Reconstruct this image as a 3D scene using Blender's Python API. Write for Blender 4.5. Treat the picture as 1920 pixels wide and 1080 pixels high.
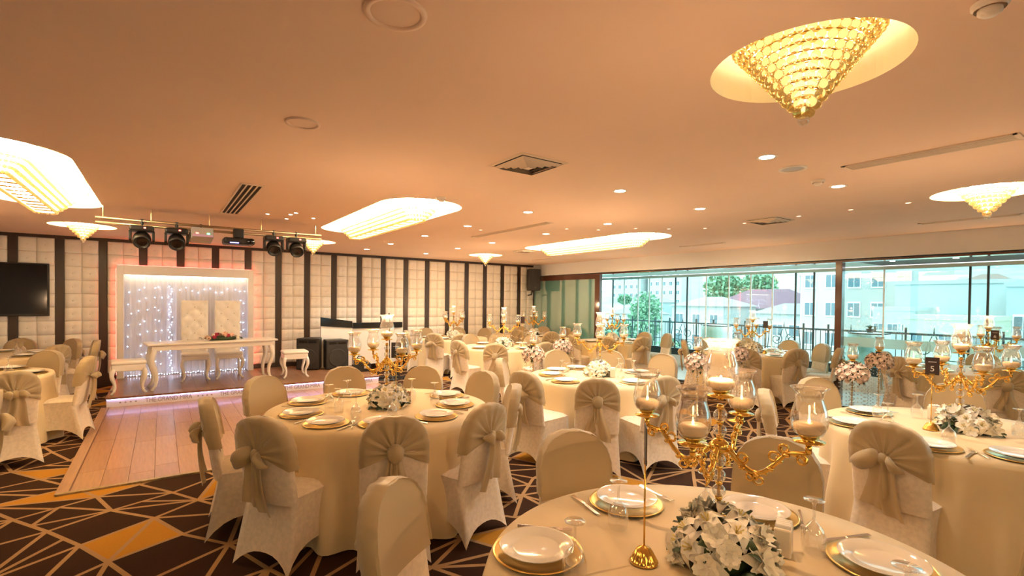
import bpy, bmesh, math, random
from mathutils import Vector, Matrix
for o in list(bpy.data.objects): bpy.data.objects.remove(o)
rnd = random.Random(7)
PI = math.pi
SC = bpy.context.scene
COL = SC.collection
# ------------------------------------------------------------------ camera
H_CAM = 1.65
CAM_R = ((0.814615, -0.579900, -0.011220), (0.0, 0.0, 0.0), (0.579901, 0.814538, -0.015558))
def _cam_axes():
    yaw, pitch, roll = math.radians(-35.4487), math.radians(-0.906663), math.radians(0.642892)
    A = Matrix(((math.cos(yaw), math.sin(yaw), 0), (-math.sin(yaw), math.cos(yaw), 0), (0, 0, 1)))
    B = Matrix(((1, 0, 0), (0, 0, -1), (0, 1, 0)))
    P = Matrix(((1, 0, 0), (0, math.cos(pitch), math.sin(pitch)), (0, -math.sin(pitch), math.cos(pitch))))
    Q = Matrix(((math.cos(roll), -math.sin(roll), 0), (math.sin(roll), math.cos(roll), 0), (0, 0, 1)))
    return Q @ P @ B @ A
CM = _cam_axes()
cd = bpy.data.cameras.new('camera'); cam = bpy.data.objects.new('camera', cd); COL.objects.link(cam)
right, down, fwd = CM[0].copy(), CM[1].copy(), CM[2].copy()
mw = Matrix.Identity(4)
for i in range(3):
    mw[i][0] = right[i]; mw[i][1] = -down[i]; mw[i][2] = -fwd[i]
mw[2][3] = H_CAM
cam.matrix_world = mw
cd.sensor_width = 36; cd.sensor_fit = 'HORIZONTAL'; cd.lens = 923.576 / 1920 * 36
cd.shift_y = 38.245 / 1920; cd.clip_start = 0.05; cd.clip_end = 800
SC.camera = cam
def img_x(p):
    q = CM @ (Vector(p) - Vector((0, 0, H_CAM)))
    return 960 + 923.576 * q.x / max(q.z, 0.05)
# ------------------------------------------------------------------ world, sun, exposure
wd = bpy.data.worlds.new('sky'); SC.world = wd; wd.use_nodes = True
bg = wd.node_tree.nodes['Background']
bg.inputs[0].default_value = (0.84, 0.93, 1.0, 1); bg.inputs[1].default_value = 2.3
sd = bpy.data.lights.new('sun', 'SUN'); sd.energy = 0.7; sd.angle = 0.3; sd.color = (1, .97, .92)
sun = bpy.data.objects.new('sun', sd); COL.objects.link(sun)
sun.rotation_euler = (math.radians(50), 0, math.radians(-120))
SC.view_settings.view_transform = 'Standard'; SC.view_settings.look = 'None'
SC.view_settings.gamma = 1.0; SC.view_settings.use_curve_mapping = False
SC.view_settings.exposure = 1.22
try:
    SC.cycles.max_bounces = 7; SC.cycles.diffuse_bounces = 4; SC.cycles.glossy_bounces = 3; SC.cycles.caustics_reflective = False
except Exception: pass
CHAND_E = 34.0        # glow bands standing in for bulb-lit chandelier beads
SPOT_W = 40.0        # each recessed spot
CANDLE_W = 8.5      # candle light of one candelabra
# ------------------------------------------------------------------ materials
def new_mat(name):
    m = bpy.data.materials.new(name); m.use_nodes = True
    return m, m.node_tree, m.node_tree.nodes['Principled BSDF']
def mat(name, col, rough=0.5, metal=0.0, noise=0.0, nscale=20.0, bump=0.0, bscale=60.0, sheen=0.0, spec=0.5, trans=0.0, coat=0.0, col2=None, stretch=None):
    m, nt, b = new_mat(name)
    b.inputs['Base Color'].default_value = (*col, 1); b.inputs['Roughness'].default_value = rough
    b.inputs['Metallic'].default_value = metal; b.inputs['Specular IOR Level'].default_value = spec
    if sheen: b.inputs['Sheen Weight'].default_value = sheen; b.inputs['Sheen Roughness'].default_value = .4
    if trans: b.inputs['Transmission Weight'].default_value = trans
    if coat: b.inputs['Coat Weight'].default_value = coat; b.inputs['Coat Roughness'].default_value = .08
    if noise or bump:
        tc = nt.nodes.new('ShaderNodeTexCoord'); mp = nt.nodes.new('ShaderNodeMapping')
        nt.links.new(tc.outputs['Object'], mp.inputs[0])
        if stretch: mp.inputs['Scale'].default_value = stretch
    if noise:
        n = nt.nodes.new('ShaderNodeTexNoise'); n.inputs['Scale'].default_value = nscale; n.inputs['Detail'].default_value = 4
        nt.links.new(mp.outputs[0], n.inputs['Vector'])
        r = nt.nodes.new('ShaderNodeValToRGB'); c2 = col2 or tuple(c * (1 - noise) for c in col)
        r.color_ramp.elements[0].position = .32; r.color_ramp.elements[1].position = .68
        r.color_ramp.elements[0].color = (*c2, 1); r.color_ramp.elements[1].color = (*col, 1)
        nt.links.new(n.outputs[0], r.inputs[0]); nt.links.new(r.outputs[0], b.inputs['Base Color'])
    if bump:
        n2 = nt.nodes.new('ShaderNodeTexNoise'); n2.inputs['Scale'].default_value = bscale; n2.inputs['Detail'].default_value = 3
        nt.links.new(mp.outputs[0], n2.inputs['Vector'])
        bp = nt.nodes.new('ShaderNodeBump'); bp.inputs['Strength'].default_value = bump; bp.inputs['Distance'].default_value = .004
        nt.links.new(n2.outputs[0], bp.inputs['Height']); nt.links.new(bp.outputs[0], b.inputs['Normal'])
    return m
def emit(name, col, s):
    m = bpy.data.materials.new(name); m.use_nodes = True; nt = m.node_tree; nt.nodes.clear()
    e = nt.nodes.new('ShaderNodeEmission'); e.inputs[0].default_value = (*col, 1); e.inputs[1].default_value = s
    o = nt.nodes.new('ShaderNodeOutputMaterial'); nt.links.new(e.outputs[0], o.inputs[0]); return m
def thin_glass(name, tint=(1, 1, 1), refl=0.12, rough=0.02, edge=.6, body=None, bodyfac=0.0):
    m = bpy.data.materials.new(name); m.use_nodes = True; nt = m.node_tree; nt.nodes.clear()
    t = nt.nodes.new('ShaderNodeBsdfTransparent'); t.inputs[0].default_value = (*tint, 1)
    g = nt.nodes.new('ShaderNodeBsdfGlossy'); g.inputs['Roughness'].default_value = rough; g.inputs[0].default_value = (1, 1, 1, 1)
    lw = nt.nodes.new('ShaderNodeLayerWeight'); lw.inputs[0].default_value = .25
    mr = nt.nodes.new('ShaderNodeMapRange'); mr.inputs['To Min'].default_value = refl; mr.inputs['To Max'].default_value = edge
    nt.links.new(lw.outputs['Facing'], mr.inputs['Value'])
    mx = nt.nodes.new('ShaderNodeMixShader'); nt.links.new(mr.outputs[0], mx.inputs[0])
    last = t.outputs[0]
    if body:
        d = nt.nodes.new('ShaderNodeBsdfDiffuse'); d.inputs[0].default_value = (*body, 1)
        m2 = nt.nodes.new('ShaderNodeMixShader'); m2.inputs[0].default_value = bodyfac
        nt.links.new(t.outputs[0], m2.inputs[1]); nt.links.new(d.outputs[0], m2.inputs[2]); last = m2.outputs[0]
    nt.links.new(last, mx.inputs[1]); nt.links.new(g.outputs[0], mx.inputs[2])
    o = nt.nodes.new('ShaderNodeOutputMaterial'); nt.links.new(mx.outputs[0], o.inputs[0]); return m
def sheer(name, col, alpha=.25, rough=.5, trl=.35, wave=0):
    m = bpy.data.materials.new(name); m.use_nodes = True; nt = m.node_tree; nt.nodes.clear()
    t = nt.nodes.new('ShaderNodeBsdfTransparent')
    p = nt.nodes.new('ShaderNodeBsdfPrincipled'); p.inputs['Base Color'].default_value = (*col, 1); p.inputs['Roughness'].default_value = rough
    p.inputs['Sheen Weight'].default_value = .5
    tr = nt.nodes.new('ShaderNodeBsdfTranslucent'); tr.inputs[0].default_value = (*col, 1)
    a = nt.nodes.new('ShaderNodeMixShader'); a.inputs[0].default_value = trl
    nt.links.new(p.outputs[0], a.inputs[1]); nt.links.new(tr.outputs[0], a.inputs[2])
    mx = nt.nodes.new('ShaderNodeMixShader'); mx.inputs[0].default_value = alpha
    nt.links.new(a.outputs[0], mx.inputs[1]); nt.links.new(t.outputs[0], mx.inputs[2])
    o = nt.nodes.new('ShaderNodeOutputMaterial'); nt.links.new(mx.outputs[0], o.inputs[0]); return m
def crystal_mat(name, col, rough=.08, spec=.35, trl=.5):
    m = bpy.data.materials.new(name); m.use_nodes = True; nt = m.node_tree; nt.nodes.clear()
    t = nt.nodes.new('ShaderNodeBsdfTransparent'); t.inputs[0].default_value = (*col, 1)
    tr = nt.nodes.new('ShaderNodeBsdfTranslucent'); tr.inputs[0].default_value = (*col, 1)
    g = nt.nodes.new('ShaderNodeBsdfGlossy'); g.inputs['Roughness'].default_value = rough
    a = nt.nodes.new('ShaderNodeMixShader'); a.inputs[0].default_value = trl
    nt.links.new(t.outputs[0], a.inputs[1]); nt.links.new(tr.outputs[0], a.inputs[2])
    lw = nt.nodes.new('ShaderNodeLayerWeight'); lw.inputs[0].default_value = .4
    mr = nt.nodes.new('ShaderNodeMapRange'); mr.inputs['To Min'].default_value = .12; mr.inputs['To Max'].default_value = .75
    nt.links.new(lw.outputs['Facing'], mr.inputs['Value'])
    b = nt.nodes.new('ShaderNodeMixShader'); nt.links.new(mr.outputs[0], b.inputs[0])
    nt.links.new(a.outputs[0], b.inputs[1]); nt.links.new(g.outputs[0], b.inputs[2])
    o = nt.nodes.new('ShaderNodeOutputMaterial'); nt.links.new(b.outputs[0], o.inputs[0]); return m
def glass_ball(name, col, fac=.6):
    m = bpy.data.materials.new(name); m.use_nodes = True; nt = m.node_tree; nt.nodes.clear()
    g = nt.nodes.new('ShaderNodeBsdfGlass'); g.inputs[0].default_value = (*col, 1); g.inputs['Roughness'].default_value = .03; g.inputs['IOR'].default_value = 1.45
    t = nt.nodes.new('ShaderNodeBsdfTranslucent'); t.inputs[0].default_value = (*col, 1)
    mx = nt.nodes.new('ShaderNodeMixShader'); mx.inputs[0].default_value = fac
    nt.links.new(t.outputs[0], mx.inputs[1]); nt.links.new(g.outputs[0], mx.inputs[2])
    o = nt.nodes.new('ShaderNodeOutputMaterial'); nt.links.new(mx.outputs[0], o.inputs[0]); return m
M = {}
M['ceil'] = mat('ceiling_warm_tint', (.86, .655, .53), .85, noise=.03, nscale=1.5)  # white ceiling tinted peach to carry the warm light
M['plaster'] = mat('wall_plaster', (.78, .80, .83), .8, noise=.03, nscale=2)  # cool tint put in to offset warm lamplight on the beam
M['cove'] = mat('recess_paint', (.95, .86, .66), .6)
M['walldark'] = mat('dark_wood_panel', (.052, .030, .020), .38, noise=.25, nscale=6, stretch=(1, 1, .15))
M['leather'] = mat('cream_leatherette', (.92, .87, .80), .34, bump=.05, bscale=120)
M['tan'] = mat('carpet_tan_line', (.42, .25, .12), .95, noise=.2, nscale=220, bump=.3, bscale=400, spec=.08)
M['brown'] = mat('carpet_brown', (.050, .022, .012), .95, noise=.35, nscale=200, bump=.3, bscale=400, spec=.08)
M['orange'] = mat('carpet_orange', (.50, .23, .030), .95, noise=.2, nscale=160, bump=.3, bscale=400, spec=.08)
M['woods'] = []
for i in range(4):
    c = [(.45, .235, .115), (.405, .21, .098), (.485, .265, .135), (.43, .22, .105)][i]
    M['woods'].append(mat('dance_plank_%d' % i, c, .30, noise=.22, nscale=5, stretch=(9, .7, 1), coat=.15))
M['stagewood'] = [mat('stage_board_%d' % i, c, .33, noise=.25, nscale=5, stretch=(9, .8, 1)) for i, c in enumerate([(.30, .155, .08), (.27, .14, .07), (.33, .17, .09)])]
M['edgewood'] = mat('stage_edge_wood', (.20, .075, .030), .4)
M['trimmetal'] = mat('worn_trim', (.50, .38, .20), .4, metal=.5, noise=.4, nscale=25)
M['white'] = mat('white_lacquer', (.88, .84, .80), .28)
M['whitesat'] = mat('white_satin_leather', (.88, .84, .79), .38, bump=.05)
M['fascia'] = mat('fascia_white', (.86, .82, .82), .4)
M['letter'] = mat('letter_grey', (.32, .26, .26), .5)
M['led'] = emit('led_lavender', (.62, .54, 1.0), 4.5)
M['redled'] = emit('red_led', (1, .10, .07), 4.5)
M['warmled'] = emit('warm_led', (1, .82, .58), 5)
M['fairy'] = emit('fairy_bulb', (.66, .76, 1.0), 10)
M['sheerwhite'] = sheer('sheer_curtain', (.88, .87, .92), .05, .7, .35)
M['black'] = mat('black_plastic', (.018, .016, .015), .45)
M['blackgloss'] = mat('screen_black', (.006, .004, .004), .12)
M['grille'] = mat('speaker_grille', (.03, .028, .027), .6, bump=.6, bscale=700)
M['greyplastic'] = mat('grey_plastic', (.45, .43, .43), .4)
M['steel'] = mat('stage_pipe_steel', (.42, .30, .18), .3, metal=.9)
M['silver'] = mat('silver_cutlery', (.82, .78, .74), .16, metal=1)
M['gold'] = mat('polished_gold', (.83, .52, .13), .17, metal=1)
M['golddull'] = mat('gold_charger', (.78, .54, .19), .3, metal=1)
M['porcelain'] = mat('porcelain', (.88, .83, .76), .12, coat=.3)
M['cloth'] = mat('champagne_tablecloth', (.76, .60, .36), .62, noise=.06, nscale=3, sheen=.25, bump=.05, bscale=300)
M['cover'] = mat('velvet_cover', (.82, .70, .555), .72, noise=.16, nscale=38, sheen=.5, bump=.12, bscale=55)
M['sash'] = sheer('organza_sash', (.55, .42, .235), .12, .42, .2)
M['glass'] = thin_glass('clear_glass', (.96, .96, .96), .10, .02, .85, body=(.9, .9, .88), bodyfac=.04)
M['lampglass'] = thin_glass('etched_lamp_glass', (.97, .96, .94), .10, .03, .80, body=(.9, .88, .84), bodyfac=.07)
M['pane'] = thin_glass('window_pane', (.80, .97, .95), .05, .01, .55)
M['panerefl'] = thin_glass('coated_window_pane', (.68, .93, .92), .16, .01, .6)
M['frost'] = thin_glass('frosted_teal_glass', (.30, .62, .58), .28, .03, .7, body=(.22, .52, .48), bodyfac=.75)
M['frostband'] = thin_glass('frosted_band', (.8, .95, .93), .08, .3, .3, body=(.62, .80, .78), bodyfac=.55)
M['crystal'] = crystal_mat('warm_crystal', (1.0, .82, .50), .05, .35, .55)
M['crystal_near'] = glass_ball('crystal_glass', (1.0, .88, .62), .8)
M['crystal_clear'] = crystal_mat('clear_crystal', (.96, .95, .93), .04, .4, .12)
M['strip'] = emit('chandelier_bead_glow', (1.0, .83, .56), CHAND_E)
M['strip_near'] = emit('chandelier_bead_glow_near', (1.0, .80, .48), 1.0)
M['strip_low'] = emit('chandelier_bead_glow_low', (1.0, .74, .40), 2.4)
M['bulb_near'] = emit('bulb_near', (1.0, .80, .5), 22)
M['recess_fill'] = emit('recess_fill_ring', (1.0, .82, .50), 7)
M['bulb'] = emit('bulb', (1.0, .80, .5), 30)
M['spot'] = emit('downlight_lens', (1.0, .88, .72), 14)
M['redspot'] = emit('red_pin_spot', (1.0, .38, .22), 9)
M['candle'] = mat('ivory_candle', (.86, .66, .42), .5)
M['candle'].node_tree.nodes['Principled BSDF'].inputs['Subsurface Weight'].default_value = 0.0
M['flame'] = emit('flame', (1.0, .70, .34), 10)
M['petal'] = mat('white_petal', (.92, .87, .77), .6, sheen=.2)
M['petalrose'] = mat('cream_rose_petal', (.86, .81, .68), .6, sheen=.2)
M['petalpink'] = mat('pink_petal', (.86, .55, .45), .6)
M['petalred'] = mat('red_petal', (.45, .03, .08), .6)
M['leaf'] = mat('dark_leaf', (.035, .065, .022), .5)
M['stamen'] = mat('stamen', (.75, .60, .18), .6)
M['carddark'] = mat('brown_number_card', (.055, .030, .026), .5)
M['cardgrey'] = mat('dark_grey_number_card', (.07, .07, .075), .5)
M['ink'] = mat('card_white_ink', (.85, .82, .78), .5)
M['box'] = mat('white_napkin_box', (.80, .70, .56), .5)
M['sachet'] = mat('brown_sachets', (.40, .20, .09), .6)
M['tile'] = mat('terrace_white_floor', (.80, .82, .80), .3, noise=.06, nscale=3)
M['framebrown'] = mat('brown_gloss_frame', (.11, .045, .028), .14, coat=.4)
M['soffitbrown'] = mat('brown_soffit_panel', (.085, .032, .022), .45, spec=.15)
M['postdark'] = mat('dark_post', (.02, .035, .038), .4)
M['whiteedge'] = mat('white_pane_profile', (.85, .90, .90), .4)
M['soffit'] = mat('pale_teal_soffit', (.55, .70, .68), .4)
M['iron'] = mat('wrought_iron', (.015, .025, .03), .5)
M['ventdark'] = mat('vent_void', (.02, .012, .008), .8)
M['ventwhite'] = mat('vent_frame', (.80, .66, .53), .6)
M['detector'] = mat('white_plastic', (.85, .78, .70), .5)
# ------------------------------------------------------------------ mesh builder
class MB:
    def __init__(s): s.v = []; s.f = []
    def add(s, vs, fs):
        o = len(s.v); s.v += [tuple(p) for p in vs]; s.f += [tuple(i + o for i in f) for f in fs]; return s
    def box(s, c, d, rz=0.0, rx=0.0):
        R = Matrix.Rotation(rz, 3, 'Z') @ Matrix.Rotation(rx, 3, 'X'); vs = []
        for x in (-.5, .5):
            for y in (-.5, .5):
                for z in (-.5, .5):
                    vs.append(Vector(c) + R @ Vector((x * d[0], y * d[1], z * d[2])))
        return s.add(vs, [(0, 1, 3, 2), (4, 6, 7, 5), (0, 4, 5, 1), (2, 3, 7, 6), (0, 2, 6, 4), (1, 5, 7, 3)])
    def grid(s, fn, nu, nv, closeu=False, closev=False):
        cu = nu if closeu else nu + 1; cv = nv if closev else nv + 1; vs = []
        for i in range(cu):
            for j in range(cv): vs.append(fn(i / nu, j / nv))
        fs = []
        for i in range(nu):
            for j in range(nv):
                a = i; b = (i + 1) % cu; c = j; d = (j + 1) % cv
                fs.append((a * cv + c, b * cv + c, b * cv + d, a * cv + d))
        return s.add(vs, fs)
    def lathe(s, prof, n=24, c=(0, 0, 0), wob=None):
        vs = []; fs = []; k = len(prof)
        for i in range(n):
            a = 2 * PI * i / n
            for r, z in prof:
                rr = r * (wob(a, z) if wob else 1)
                vs.append((c[0] + rr * math.cos(a), c[1] + rr * math.sin(a), c[2] + z))
        for i in range(n):
            b = (i + 1) % n
            for j in range(k - 1): fs.append((i * k + j, b * k + j, b * k + j + 1, i * k + j + 1))
        return s.add(vs, fs)
    def tube(s, pts, r, n=6, cap=True):
        pts = [Vector(p) for p in pts]; m = len(pts); rs = r if isinstance(r, (list, tuple)) else [r] * m
        vs = []; prev = None
        for i, p in enumerate(pts):
            t = (pts[min(i + 1, m - 1)] - pts[max(i - 1, 0)]).normalized()
            if prev is None:
                u = t.cross(Vector((0, 0, 1)));
                if u.length < .05: u = t.cross(Vector((1, 0, 0)))
            else: u = prev - t * prev.dot(t)
            u.normalize(); prev = u; w = t.cross(u)
            for k in range(n):
                a = 2 * PI * k / n; vs.append(p + (u * math.cos(a) + w * math.sin(a)) * rs[i])
        fs = []
        for i in range(m - 1):
            for k in range(n):
                b = (k + 1) % n; fs.append((i * n + k, i * n + b, (i + 1) * n + b, (i + 1) * n + k))
        if cap: fs.append(tuple(range(n - 1, -1, -1))); fs.append(tuple((m - 1) * n + k for k in range(n)))
        return s.add(vs, fs)
    def ball(s, c, r, nu=8, nv=6, sc=(1, 1, 1)):
        vs = [(c[0], c[1], c[2] - r * sc[2])]; fs = []
        for j in range(1, nv):
            b = -PI / 2 + PI * j / nv
            for i in range(nu):
                a = 2 * PI * i / nu
                vs.append((c[0] + r * sc[0] * math.cos(b) * math.cos(a), c[1] + r * sc[1] * math.cos(b) * math.sin(a), c[2] + r * sc[2] * math.sin(b)))
        vs.append((c[0], c[1], c[2] + r * sc[2])); t = len(vs) - 1
        for i in range(nu):
            k = (i + 1) % nu
            fs.append((0, 1 + k, 1 + i)); fs.append((t, 1 + (nv - 2) * nu + i, 1 + (nv - 2) * nu + k))
            for j in range(nv - 2): fs.append((1 + j * nu + i, 1 + j * nu + k, 1 + (j + 1) * nu + k, 1 + (j + 1) * nu + i))
        return s.add(vs, fs)
    def prism(s, out, a0, a1, ax='z'):
        n = len(out)
        def P(u, v, w): return (u, v, w) if ax == 'z' else ((u, w, v) if ax == 'y' else (w, u, v))
        vs = [P(u, v, a0) for u, v in out] + [P(u, v, a1) for u, v in out]
        fs = [tuple(range(n - 1, -1, -1)), tuple(range(n, 2 * n))] + [(i, (i + 1) % n, n + (i + 1) % n, n + i) for i in range(n)]
        return s.add(vs, fs)
    def addm(s, other, M4):
        return s.add([M4 @ Vector(p) for p in other.v], other.f)
    def mesh(s, name, material, smooth=False, bevel=0.0):
        me = bpy.data.meshes.new(name); me.from_pydata(s.v, [], s.f)
        bm = bmesh.new(); bm.from_mesh(me)
        if bevel:
            bmesh.ops.remove_doubles(bm, verts=bm.verts, dist=1e-5)
            bmesh.ops.bevel(bm, geom=list(bm.edges), offset=bevel, segments=2, affect='EDGES', profile=.5, clamp_overlap=True)
        bmesh.ops.recalc_face_normals(bm, faces=bm.faces); bm.to_mesh(me); bm.free()
        if material is not None: me.materials.append(material)
        if smooth:
            for p in me.polygons: p.use_smooth = True
        return me
def put(me, name, parent=None, loc=(0, 0, 0), rot=(0, 0, 0), scale=None):
    o = bpy.data.objects.new(name, me); COL.objects.link(o); o.location = loc; o.rotation_euler = rot
    if scale: o.scale = scale if isinstance(scale, (tuple, list)) else (scale,) * 3
    if parent: o.parent = parent
    return o
def part(mb, name, material, parent, smooth=False, bevel=0.0, loc=(0, 0, 0), rot=(0, 0, 0)):
    return put(mb.mesh(name, material, smooth, bevel), name, parent, loc, rot)
def tag(o, label, cat, group=None):
    o['label'] = label; o['category'] = cat
    if group: o['group'] = group
    return o
def thing(name, label, cat, loc=(0, 0, 0), rz=0.0, group=None):
    o = bpy.data.objects.new(name, None); COL.objects.link(o); o.location = loc; o.rotation_euler = (0, 0, rz); o.empty_display_size = .1
    return tag(o, label, cat, group)
def struct(o): o['kind'] = 'structure'; return o
def kids(o): return [c for c in bpy.data.objects if c.parent == o]
TREE = {}
def copy_tree(o, parent=None, loc=None, rz=None):
    c = o.copy(); COL.objects.link(c); c.parent = parent
    if loc is not None: c.location = loc
    if rz is not None: c.rotation_euler = (0, 0, rz)
    key = o.name
    if key not in TREE: TREE[key] = kids(o)
    for ch in TREE[key]: copy_tree(ch, c)
    return c
ORD = ['leftmost', 'second from left', 'third from left', 'fourth from left', 'fifth from left', 'sixth from left', 'seventh from left', 'eighth from left', 'ninth from left', 'tenth from left', 'eleventh from left', 'twelfth from left']
def ranks(pts):
    idx = sorted(range(len(pts)), key=lambda i: img_x(pts[i])); out = [None] * len(pts)
    for r, i in enumerate(idx):
        out[i] = 'rightmost' if (r == len(pts) - 1 and r > 0) else ORD[min(r, 11)]
    if len(pts) == 1: out = ['only']
    return out
# ------------------------------------------------------------------ room shell
X0, X1, XG = -4.2, 9.04, 10.9
Y0, Y1 = -8.0, 11.65
HC, HS = 2.70, 2.36
ROUND = [(2.33, 1.05, .39), (6.22, 1.18, .41), (-.96, 9.8, .40), (2.30, 9.62, .39), (6.16, 9.74, .385), (-.97, 1.05, .39)]  # last one is unseen, added for fill light
LONG = [(-1.03, 6.28), (2.38, 6.32), (6.27, 6.42), (-1.03, -4.2), (2.38, -4.2), (6.27, -4.2)]  # last three are unseen, added behind the camera to brighten the room
LHW, LHL = .47, 1.62
def stadium(hw, hl, n=14, r=None):
    r = r or hw * .98; out = []
    for cx, cy, a0 in ((hw - r, hl - r, 0), (-(hw - r), hl - r, PI / 2), (-(hw - r), -(hl - r), PI), (hw - r, -(hl - r), 1.5 * PI)):
        for i in range(n + 1):
            a = a0 + PI / 2 * i / n; out.append((cx + r * math.cos(a), cy + r * math.sin(a)))
    return out
holes = []
for x, y, r in ROUND: holes.append([(x + r * math.cos(2 * PI * i / 64), y + r * math.sin(2 * PI * i / 64)) for i in range(64)])
for x, y in LONG: holes.append([(x + u, y + v) for u, v in stadium(LHW, LHL)])
bm = bmesh.new(); edges = []
def loop(pts, z):
    vs = [bm.verts.new((x, y, z)) for x, y in pts]
    return [bm.edges.new((vs[i], vs[(i + 1) % len(vs)])) for i in range(len(vs))]
edges += loop([(X0, Y0), (X1, Y0), (X1, Y1), (X0, Y1)], HC)
for hpts in holes: edges += loop(hpts, HC)
bmesh.ops.triangle_fill(bm, use_beauty=True, edges=edges)
for f in bm.faces:
    if f.normal.z > 0: f.normal_flip()
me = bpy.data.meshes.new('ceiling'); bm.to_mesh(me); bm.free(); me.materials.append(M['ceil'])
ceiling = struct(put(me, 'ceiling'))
for hpts in holes:
    mb = MB(); n = len(hpts); zt = HC + .26
    mb.add([(x, y, HC) for x, y in hpts] + [(x, y, zt) for x, y in hpts], [(i, (i + 1) % n, n + (i + 1) % n, n + i) for i in range(n)] + [tuple(range(n, 2 * n))])
    o = part(mb, 'recess', M['cove'], ceiling)
# floor: woven carpet, its flat pattern laid out as faces of one mesh
bm = bmesh.new(); cr = random.Random(3)
U = Vector((.475, -.88)); V = Vector((.89, .455)); SP = .43
pts = {}
def node(i, j):
    if (i, j) not in pts:
        p = Vector((-.466, 4.284)) + U * (SP * i + cr.uniform(-.07, .07)) + V * (SP * j + cr.uniform(-.07, .07))
        pts[(i, j)] = bm.verts.new((p.x, p.y, 0))
    return pts[(i, j)]
def ok(vs): return all(X0 - .3 < v.co.x < X1 + .2 and Y0 - .3 < v.co.y < Y1 + .3 for v in vs)
polys = []
for i in range(-34, 34):
    for j in range(-34, 34):
        q = [node(i, j), node(i + 1, j), node(i + 1, j + 1), node(i, j + 1)]
        if not ok(q): continue
        polys.append(q)
for v in list(bm.verts):
    pass
faces = []
def mk(vs):
    try: faces.append(bm.faces.new(vs))
    except ValueError: pass
def midv(a, b, t=.5): return bm.verts.new(a.co.lerp(b.co, t))
for q in polys:
    r = cr.random(); k = cr.randrange(4); q = q[k:] + q[:k]
    if r < .16: mk(q)
    elif r < .50: mk([q[0], q[1], q[2]]); mk([q[0], q[2], q[3]])
    elif r < .80:
        m = midv(q[1], q[2], cr.uniform(.35, .65)); mk([q[0], q[1], m]); mk([q[0], m, q[2]]); mk([q[0], q[2], q[3]])
    else:
        m = midv(q[1], q[2], cr.uniform(.3, .6)); m2 = midv(q[2], q[3], cr.uniform(.4, .7))
        mk([q[0], q[1], m]); mk([q[0], m, m2]); mk([m, q[2], m2]); mk([q[0], m2, q[3]])
for v in [v for v in bm.verts if not v.link_faces]: bm.verts.remove(v)
kind = {}
for f in faces:
    kind[f] = 2 if (f.calc_area() > .055 and cr.random() < .13) else 1
bm.normal_update()
inner = list(faces)
for f in inner: f.material_index = kind[f]
for w, sel in ((.015, inner),):
    res = bmesh.ops.inset_individual(bm, faces=sel, thickness=w, depth=0, use_even_offset=True)
inn = set(inner)
for f in bm.faces:
    if f not in inn: f.material_index = 0
for f in bm.faces:
    if f.normal.z < 0: f.normal_flip()
me = bpy.data.meshes.new('floor'); bm.to_mesh(me); bm.free()
for m_ in (M['tan'], M['brown'], M['orange']): me.materials.append(m_)
floor = struct(put(me, 'floor'))
mb = MB(); mb.box(((X0 + X1) / 2, (Y0 + Y1) / 2, -.06), (X1 - X0, Y1 - Y0, .1)); part(mb, 'floor_slab', M['brown'], floor)
# dance floor of laminate planks
dance = struct(put(MB().box((1.37, 7.38, .003), (4.16, 3.90, .006)).mesh('dance_floor', M['edgewood']), 'dance_floor'))
pr = random.Random(5); PW = .19; x = -.62; pm = {}
while x < 3.40:
    y = 5.47 - pr.uniform(0, 1.1)
    while y < 9.30:
        a, b = max(y, 5.47), min(y + 1.2, 9.305); y += 1.2
        if b - a < .05: continue
        w = min(PW, 3.42 - x) - .003; key = (round(w, 3), round(b - a, 2), pr.randrange(4))
        if key not in pm: pm[key] = MB().box((w / 2, (b - a - .003) / 2, 0), (w, b - a - .003, .008)).mesh('plank', M['woods'][key[2]], bevel=.0012)
        put(pm[key], 'plank', dance, (x, a, .010))
    x += PW
mb = MB().box((-.675, 7.38, .008), (.085, 3.88, .014)); part(mb, 'edge_strip', M['woods'][2], dance)
mb = MB().box((1.37, 5.445, .008), (4.16, .045, .016)); part(mb, 'front_trim', M['trimmetal'], dance)
mb = MB().box((3.435, 7.38, .008), (.03, 3.88, .014)); part(mb, 'edge_strip', M['trimmetal'], dance)
# back wall with tufted panels
wall_back = struct(put(MB().box(((X0 + XG) / 2, Y1 + .09, HC / 2), (XG - X0, .14, HC)).mesh('wall_back', M['walldark']), 'wall_back'))
part(MB().box(((X0 + X1) / 2, Y1 - .005, HC - .027), (X1 - X0, .05, .054)), 'top_rail', M['walldark'], wall_back)
part(MB().box(((X0 + X1) / 2, Y1 - .005, .12), (X1 - X0, .05, .24)), 'bottom_rail', M['walldark'], wall_back)
bme = MB().box((0, 0, 0), (.12, .05, 2.41)).mesh('batten', M['walldark'], bevel=.006)
for k in range(-3, 20): put(bme, 'batten', wall_back, (-2.037 + .5862 * k, Y1 - .005, 1.443))
TW, TH = .2331, .2407
def tile_mb():
    g = MB(); U_ = [-.5, -.40, -.10, .10, .40, .5]; vs = []; fs = []
    def dep(i, j):
        if i in (0, 5) or j in (0, 5): return 0.0
        if i in (2, 3) and j in (2, 3): return .014
        return .036 if (i in (1, 4) and j in (1, 4)) else .042
    for i in range(6):
        for j in range(6): vs.append((U_[i] * TW * .992, -dep(i, j), U_[j] * TH * .992))
    for i in range(5):
        for j in range(5): fs.append((i * 6 + j, i * 6 + j + 1, (i + 1) * 6 + j + 1, (i + 1) * 6 + j))
    return g.add(vs, fs)
tme = tile_mb().mesh('tufted_tile', M['leather'], smooth=True)
tl = []
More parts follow.
